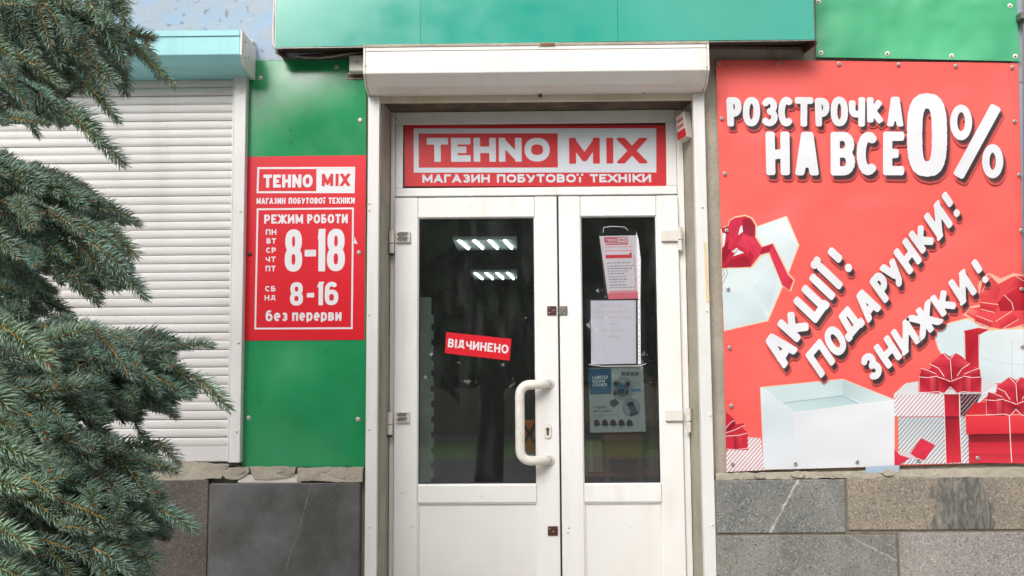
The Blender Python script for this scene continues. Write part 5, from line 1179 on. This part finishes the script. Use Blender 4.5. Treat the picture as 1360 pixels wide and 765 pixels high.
# ------------------------------------------------------------------ the blue spruce in front of the left shutter
M['needle'] = mat('spruce_needles', (1, 1, 1), .5, attr=True, spec=.35)
M['twig'] = mat('spruce_twig', pc(222, 172, 92, .8), .7, c2=pc(180, 122, 62, .8), nscale=90, namt=.4)
M['limb'] = mat('spruce_limb', (.09, .065, .05), .9, c2=(.05, .038, .03), nscale=30, bump=.8)
sg_ = np.random.default_rng(21)
class Needles:
    def __init__(s): s.V = []; s.C = []; s.n = 0
    def add(s, p0, p1, bend, nl, n, tint, seed):
        g = np.random.default_rng(seed); ax = p1 - p0; L = np.linalg.norm(ax); ax = ax / L
        t = (np.arange(n) + g.uniform(0, 1, n)) / n; t = t ** .92
        tang = ax[None] * L + 2 * bend[None] * t[:, None]; tang /= np.linalg.norm(tang, axis=1)[:, None]
        pos = p0[None] + ax[None] * L * t[:, None] + bend[None] * (t ** 2)[:, None]
        u = np.cross(tang, (0.02, 0.1, 1.0)); u /= np.linalg.norm(u, axis=1)[:, None] + 1e-9; v = np.cross(u, tang)
        ph = np.arange(n) * 2.39996 + g.uniform(-.35, .35, n)
        rad = u * np.cos(ph)[:, None] + v * np.sin(ph)[:, None]
        up = np.array((0, 0, 1.0)); under = (rad @ up) < -.35
        al = np.radians(g.uniform(46, 66, n)) * (1 - .60 * t ** 5)
        d = tang * np.cos(al)[:, None] + rad * np.sin(al)[:, None] + up * .10; d /= np.linalg.norm(d, axis=1)[:, None]
        ln = nl * g.uniform(.78, 1.12, n) * (1 - .28 * t ** 6) * np.where(under, .85, 1); ln *= np.where(t < .08, .7, 1)
        side = np.cross(d, tang); side /= np.linalg.norm(side, axis=1)[:, None] + 1e-9; nr = np.cross(side, d)
        # gentle curve forwards and upwards
        mid = pos + d * (ln * .55)[:, None]; cv = tang * .22 + up * .10 + g.normal(size=(n, 3)) * .05; tip = pos + (d + cv) / np.linalg.norm(d + cv, axis=1)[:, None] * ln[:, None]
        wd = .00098 * (nl / .0245)
        vs = []
        for c, w_ in ((pos, wd), (mid, wd * 1.05)):
            for k in range(3):
                a = 2 * math.pi * k / 3; vs.append(c + w_ * (side * math.cos(a) + nr * math.sin(a)))
        vs.append(tip); V = np.stack(vs, 1)     # n,7,3
        c0 = np.array(tint); sh = g.uniform(.62, 1.5, (n, 1)); col = c0[None] * sh; yel = (g.uniform(0, 1, (n, 1)) < .04); col = np.where(yel, np.array((.24, .2, .08)), col)
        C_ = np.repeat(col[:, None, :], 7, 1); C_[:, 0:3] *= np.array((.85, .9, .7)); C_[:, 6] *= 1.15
        s.V.append(V.reshape(-1, 3)); s.C.append(C_.reshape(-1, 3)); s.n += n
    def mesh(s, name):
        V = np.concatenate(s.V); C_ = np.concatenate(s.C); n = s.n
        tri = np.array([(0, 1, 4), (0, 4, 3), (1, 2, 5), (1, 5, 4), (2, 0, 3), (2, 3, 5), (3, 4, 6), (4, 5, 6), (5, 3, 6)])
        T = (tri[None] + (np.arange(n) * 7)[:, None, None]).reshape(-1, 3)
        me = bpy.data.meshes.new(name); me.vertices.add(len(V)); me.vertices.foreach_set('co', V.astype(np.float32).ravel())
        me.loops.add(T.size); me.loops.foreach_set('vertex_index', T.astype(np.int32).ravel()); me.polygons.add(len(T)); me.polygons.foreach_set('loop_start', np.arange(0, T.size, 3, dtype=np.int32))
        me.update(calc_edges=True)
        at = me.color_attributes.new('Col', 'FLOAT_COLOR', 'POINT'); at.data.foreach_set('color', np.concatenate([C_, np.ones((len(C_), 1))], 1).astype(np.float32).ravel())
        me.polygons.foreach_set('use_smooth', np.ones(len(T), bool)); me.materials.append(M['needle']); return me
# limbs: photo-px points with distance from the camera plane
TRX, TRD = -420, 2.75
limbs = [
 [(-400, -300, 2.75), (-80, -180, 2.55), (60, -110, 2.4), (130, -60, 2.3)],
 [(-400, -120, 2.75), (-80, -50, 2.5), (60, -10, 2.35), (140, 0, 2.3)],
 [(-400, -60, 2.75), (-60, 0, 2.45), (40, 25, 2.3), (120, 52, 2.25), (160, 68, 2.25)],
 [(-400, 20, 2.75), (-60, 70, 2.4), (20, 115, 2.2), (80, 150, 2.15), (140, 190, 2.1)],
 [(-400, 130, 2.75), (-60, 190, 2.45), (30, 230, 2.3), (100, 262, 2.3), (150, 285, 2.3)],
 [(-400, 190, 2.75), (-60, 235, 2.4), (40, 275, 2.2), (110, 310, 2.2), (170, 360, 2.2)],
 [(-400, 240, 2.9), (-60, 290, 2.8), (40, 340, 2.7), (100, 375, 2.6)],
 [(-400, 320, 2.9), (-60, 350, 2.85), (30, 385, 2.8), (90, 415, 2.7)],
 [(-400, 340, 2.75), (-60, 400, 2.4), (60, 445, 2.2), (150, 470, 2.2), (240, 480, 2.25)],
 [(-400, 330, 2.6), (-120, 370, 1.9), (-20, 410, 1.6), (45, 450, 1.5)],
 [(-400, 440, 2.75), (-60, 480, 2.35), (60, 520, 2.15), (150, 530, 2.15), (230, 525, 2.2)],
 [(-400, 450, 2.6), (-120, 480, 1.9), (-40, 510, 1.65), (20, 535, 1.55)],
 [(-400, 540, 2.75), (-60, 560, 2.3), (60, 590, 2.1), (150, 605, 2.1), (210, 620, 2.15)],
 [(-400, 640, 2.75), (-60, 640, 2.2), (60, 665, 2.0), (150, 680, 2.0), (220, 685, 2.05)],
 [(-400, 740, 2.75), (-60, 720, 2.2), (60, 735, 2.0), (140, 745, 2.0), (190, 760, 2.05)],
 [(-400, 840, 2.75), (-60, 830, 2.3), (60, 830, 2.1), (160, 835, 2.1)],
 [(-400, 950, 2.75), (-60, 950, 2.3), (60, 945, 2.1), (180, 950, 2.1)],
 [(-400, -420, 2.75), (-100, -330, 2.5), (30, -260, 2.4), (90, -200, 2.3)],
]
shoots = []   # x0,y0,x1,y1 px, distance, lean towards the camera (m), needle scale, bright
def H(x0, y0, x1, y1, d, dz=.02, s=1.0): shoots.append((x0, y0, x1, y1, d, dz, s))
for a in [(82, 47, 121, 88, 2.2), (168, 57, 229, 102, 2.25), (158, 55, 167, 113, 2.3), (112, 108, 155, 150, 2.2), (132, 22, 172, 58, 2.25), (158, 42, 202, 47, 2.3), (45, 128, 92, 152, 2.1), (88, 148, 133, 182, 2.08), (120, 178, 163, 210, 2.08), (84, 140, 128, 160, 2.1),
          (128, -10, 168, 7, 2.25), (60, 5, 92, 45, 2.15), (0, 98, 34, 124, 2.0), (35, 115, 75, 135, 2.1), (100, 70, 140, 92, 2.3), (52, 8, 66, 50, 2.15), (95, 18, 148, 28, 2.2), (20, -12, 60, 22, 2.2), (75, 75, 108, 108, 2.3),
          (37, 247, 95, 262, 2.25), (92, 258, 140, 272, 2.25), (130, 268, 182, 292, 2.25), (60, 226, 112, 246, 2.3), (62, 278, 108, 298, 2.15), (104, 294, 152, 320, 2.15), (118, 322, 168, 345, 2.12), (140, 345, 192, 384, 2.12), (98, 366, 130, 398, 2.25), (110, 330, 150, 372, 2.2), (140, 300, 178, 335, 2.2), (60, 300, 80, 360, 2.3), (85, 320, 100, 372, 2.3), (10, 225, 48, 244, 2.2), (0, 205, 30, 224, 2.3),
          (253, 497, 302, 526, 2.2), (214, 478, 258, 500, 2.2), (236, 462, 280, 446, 2.3), (190, 452, 232, 446, 2.3), (174, 487, 212, 510, 2.12), (205, 500, 250, 522, 2.15), (140, 608, 198, 606, 2.05), (190, 612, 232, 622, 2.1), (55, 573, 122, 590, 1.95), (84, 700, 122, 692, 1.95), (134, 692, 198, 682, 1.95), (204, 674, 258, 692, 2.0), (125, 728, 170, 744, 1.95), (165, 738, 208, 730, 2.0), (110, 535, 142, 550, 2.05), (32, 632, 72, 652, 1.95), (208, 586, 236, 600, 2.15), (180, 520, 232, 545, 2.2), (150, 740, 200, 765, 2.0),
          (190, 440, 240, 448, 2.3), (100, 640, 150, 655, 1.98), (180, 640, 215, 655, 2.05)]: H(*a)
# close, large shoots at the left edge
for a in [(2, 434, 66, 466, 1.5), (-60, 470, 20, 532, 1.52), (-50, 572, 48, 602, 1.62), (-40, 690, 42, 706, 1.6), (-30, 640, 30, 628, 1.62), (-40, 505, 8, 520, 1.5), (-50, 400, 6, 428, 1.55), (-30, 745, 50, 760, 1.65), (-45, 540, 20, 558, 1.6)]: H(*a, .03, 1.12)
# shoots that point at the camera: short on the picture, radiating needles
for a in [(22, 266, 42, 288, 2.05), (86, 424, 96, 428, 2.15), (118, 450, 124, 460, 2.1), (142, 468, 150, 474, 2.08), (185, 455, 192, 458, 2.2), (66, 490, 76, 494, 2.0), (54, 556, 60, 558, 1.95), (5, 86, 14, 96, 2.0), (132, 18, 142, 28, 2.2), (92, 30, 98, 38, 2.15), (60, 560, 62, 566, 1.95), (172, 520, 178, 522, 2.1), (120, 655, 125, 658, 1.95), (155, 655, 158, 662, 1.98), (60, 600, 66, 606, 1.9), (200, 640, 208, 645, 2.05)]: H(*a, .085)
def inpoly(x, y, q): return inside((x, y), q)
MA = [(-90, -70), (150, -70), (165, 0), (150, 30), (195, 48), (215, 92), (172, 110), (148, 120), (146, 145), (108, 118), (70, 112), (60, 118), (95, 140), (150, 190), (140, 200), (70, 172), (20, 165), (-90, 170)]
MBm = [(-90, 180), (5, 192), (60, 222), (120, 244), (176, 288), (165, 318), (186, 378), (130, 392), (90, 372), (55, 350), (20, 335), (-90, 330)]
MD = [(-90, 290), (20, 315), (60, 350), (80, 385), (108, 420), (60, 428), (-90, 420)]
MC = [(-90, 392), (10, 405), (70, 428), (110, 422), (200, 436), (240, 452), (222, 480), (262, 512), (232, 528), (205, 552), (168, 548), (185, 572), (222, 600), (202, 630), (238, 688), (198, 722), (185, 765), (170, 860), (-90, 860)]
def fillmask(q, n, ang, spread, d0, d1, lz=(-.03, .07), Lr=(.085, .14), star=.12, s=1.0):
    xs = [p[0] for p in q]; ys = [p[1] for p in q]; k = 0; tries = 0
    while k < n and tries < n * 60:
        tries += 1
        x, y = sg_.uniform(min(xs), max(xs)), sg_.uniform(min(ys), max(ys)); d = sg_.uniform(d0, d1); L = sg_.uniform(*Lr) * F / d; a = R_(ang + sg_.normal() * spread)
        dz = sg_.uniform(*lz)
        if sg_.uniform() < star: L *= .2; dz = .09
        x1, y1 = x + L * math.cos(a), y + L * math.sin(a)
        if inpoly(x, y, q) and inpoly(x1, y1, q): shoots.append((x, y, x1, y1, d, dz, s)); k += 1
fillmask(MA, 170, 38, 26, 2.15, 2.75); fillmask(MBm, 135, 28, 24, 2.15, 2.75); fillmask(MD, 60, 30, 25, 2.75, 3.1); fillmask(MC, 400, 12, 24, 1.95, 2.6)
fillmask([(95, 440), (238, 458), (225, 480), (262, 515), (230, 530), (212, 545), (150, 545), (95, 600)], 75, 12, 20, 2.15, 2.5)
fillmask([(80, 585), (222, 600), (202, 636), (238, 688), (196, 760), (180, 800), (80, 800)], 90, 12, 22, 2.1, 2.5)
fillmask([(-90, 330), (60, 430), (150, 520), (150, 800), (-90, 800)], 110, 15, 25, 2.5, 3.0)
fillmask([(-90, -70), (90, -70), (100, 60), (40, 100), (-90, 280)], 100, 30, 30, 2.6, 3.1)
# the rest of the tree beyond the frame
for q, n in (([(-700, -600), (60, -600), (120, -300), (150, -70), (-700, -70)], 190), ([(-900, -70), (-90, -70), (-90, 900), (-900, 900)], 210), ([(-700, 850), (180, 850), (220, 1000), (-700, 1000)], 60)):
    fillmask(q, n, 20, 50, 1.9, 3.3, Lr=(.12, .17), s=1.25)
tree = thing('blue_spruce', 'blue spruce with drooping needle branches in front of the white window shutter', 'tree', tuple(D(TRX, 900, 2.85) * np.array((1, 1, 0))))
tb = D(TRX, 500, 2.85)
obj('trunk', MB().tube([(tb[0], tb[1], -.05), (tb[0] + .01, tb[1], 1), (tb[0], tb[1], 2.2), (tb[0], tb[1], 3.6), (tb[0], tb[1], 5.2)], [.13, .11, .09, .06, .02], 14), M['limb'], tree, smooth=True)
limbs = [[(x, y, d + (.14 if k else 0)) for k, (x, y, d) in enumerate(l)] for l in limbs]
LP = []; LI = []
for i, l in enumerate(limbs):
    pts = [D(*p) for p in l]; f = []
    for a, b in zip(pts, pts[1:]):
        for k in range(8): f.append(a + (b - a) * k / 8)
    f.append(pts[-1]); LP += f; LI += [i] * len(f)
LP = np.array(LP); LI = np.array(LI)
groups = {i: (Needles(), MB(), MB(), MB()) for i in range(len(limbs))}
S3 = []
for sh_ in shoots:
    p0, p1 = D(sh_[0], sh_[1], sh_[4]), D(sh_[2], sh_[3], sh_[4] - sh_[5]); S3.append((float(np.linalg.norm(LP - p0, axis=1).min()), p0, p1, sh_))
S3.sort(key=lambda q: q[0])
NP_ = np.zeros((len(LP) + 3 * len(S3), 3)); NP_[:len(LP)] = LP; NI = np.zeros(len(NP_), int); NI[:len(LP)] = LI; cnt = len(LP)
for j, (_, p0, p1, (x0, y0, x1, y1, d, dz, s)) in enumerate(S3):
    L = np.linalg.norm(p1 - p0)
    i = int(np.linalg.norm(NP_[:cnt] - p0, axis=1).argmin()); li = int(NI[i]); N_, tw, bd, sm_ = groups[li]
    off = x1 < -60 or y1 < -70 or y1 > 850; vis = not off
    nn = int((1050 if vis else 330) * L) + 25
    deep = max(0, min(1, (d - 2.3) / .6)); r = sg_.uniform(.8, 1.15)
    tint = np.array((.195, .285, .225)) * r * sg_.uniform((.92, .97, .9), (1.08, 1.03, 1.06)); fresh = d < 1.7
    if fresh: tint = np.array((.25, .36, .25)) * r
    bend = np.array((0, 0, -.018)) * sg_.uniform(.3, 1.4)
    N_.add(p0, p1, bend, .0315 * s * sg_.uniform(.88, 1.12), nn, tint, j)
    path = [p0 + (p1 - p0) * t + bend * t * t for t in (0, .35, .7, 1)]
    root = NP_[i].copy()
    for q in (0, .4, .8): NP_[cnt] = p0 + (p1 - p0) * q; NI[cnt] = li; cnt += 1
    tw.tube(path, [.0026, .0024, .002, .0016], 5)
    gap_ = np.linalg.norm(root - p0)
    if gap_ > .008: sm_.tube([root, (root + p0) / 2 + np.array((0, 0, .05 * gap_)), p0], [.0032, .0028, .0024], 5)
    if gap_ > .03: N_.add(root, p0, np.array((0, 0, .001)), .024 * s, int((900 if vis else 250) * gap_), tint * .8, j + 90000)
    if vis:
        e = path[-1]; dr = path[-1] - path[-2]; dr /= np.linalg.norm(dr); bd.tube([e - dr * .003, e + dr * .001, e + dr * .004, e + dr * .0075], [.0022, .0036, .0032, .0006], 6)
M['bud'] = mat('spruce_bud', pc(190, 108, 46, .75), .6, c2=pc(140, 74, 36, .75), nscale=120)
for i, l in enumerate(limbs):
    pts = [D(*p) for p in l]; r0 = .010
    br = obj('branch', MB().tube(pts, [r0 * (1 - .85 * k / (len(pts) - 1)) for k in range(len(pts))], 8), M['limb'], tree, smooth=True)
    N_, tw, bd, sm_ = groups[i]
    if N_.n:
        obj('needles', N_.mesh('needles'), None, br, kind='stuff'); obj('twigs', tw, M['twig'], br, kind='stuff', smooth=True)
        if sm_.v: obj('side_stems', sm_, M['limb'], br, kind='stuff', smooth=True)
        if bd.v: obj('buds', bd, M['bud'], br, kind='stuff', smooth=True)
print('shoots', len(shoots), 'needles', sum(g[0].n for g in groups.values()))
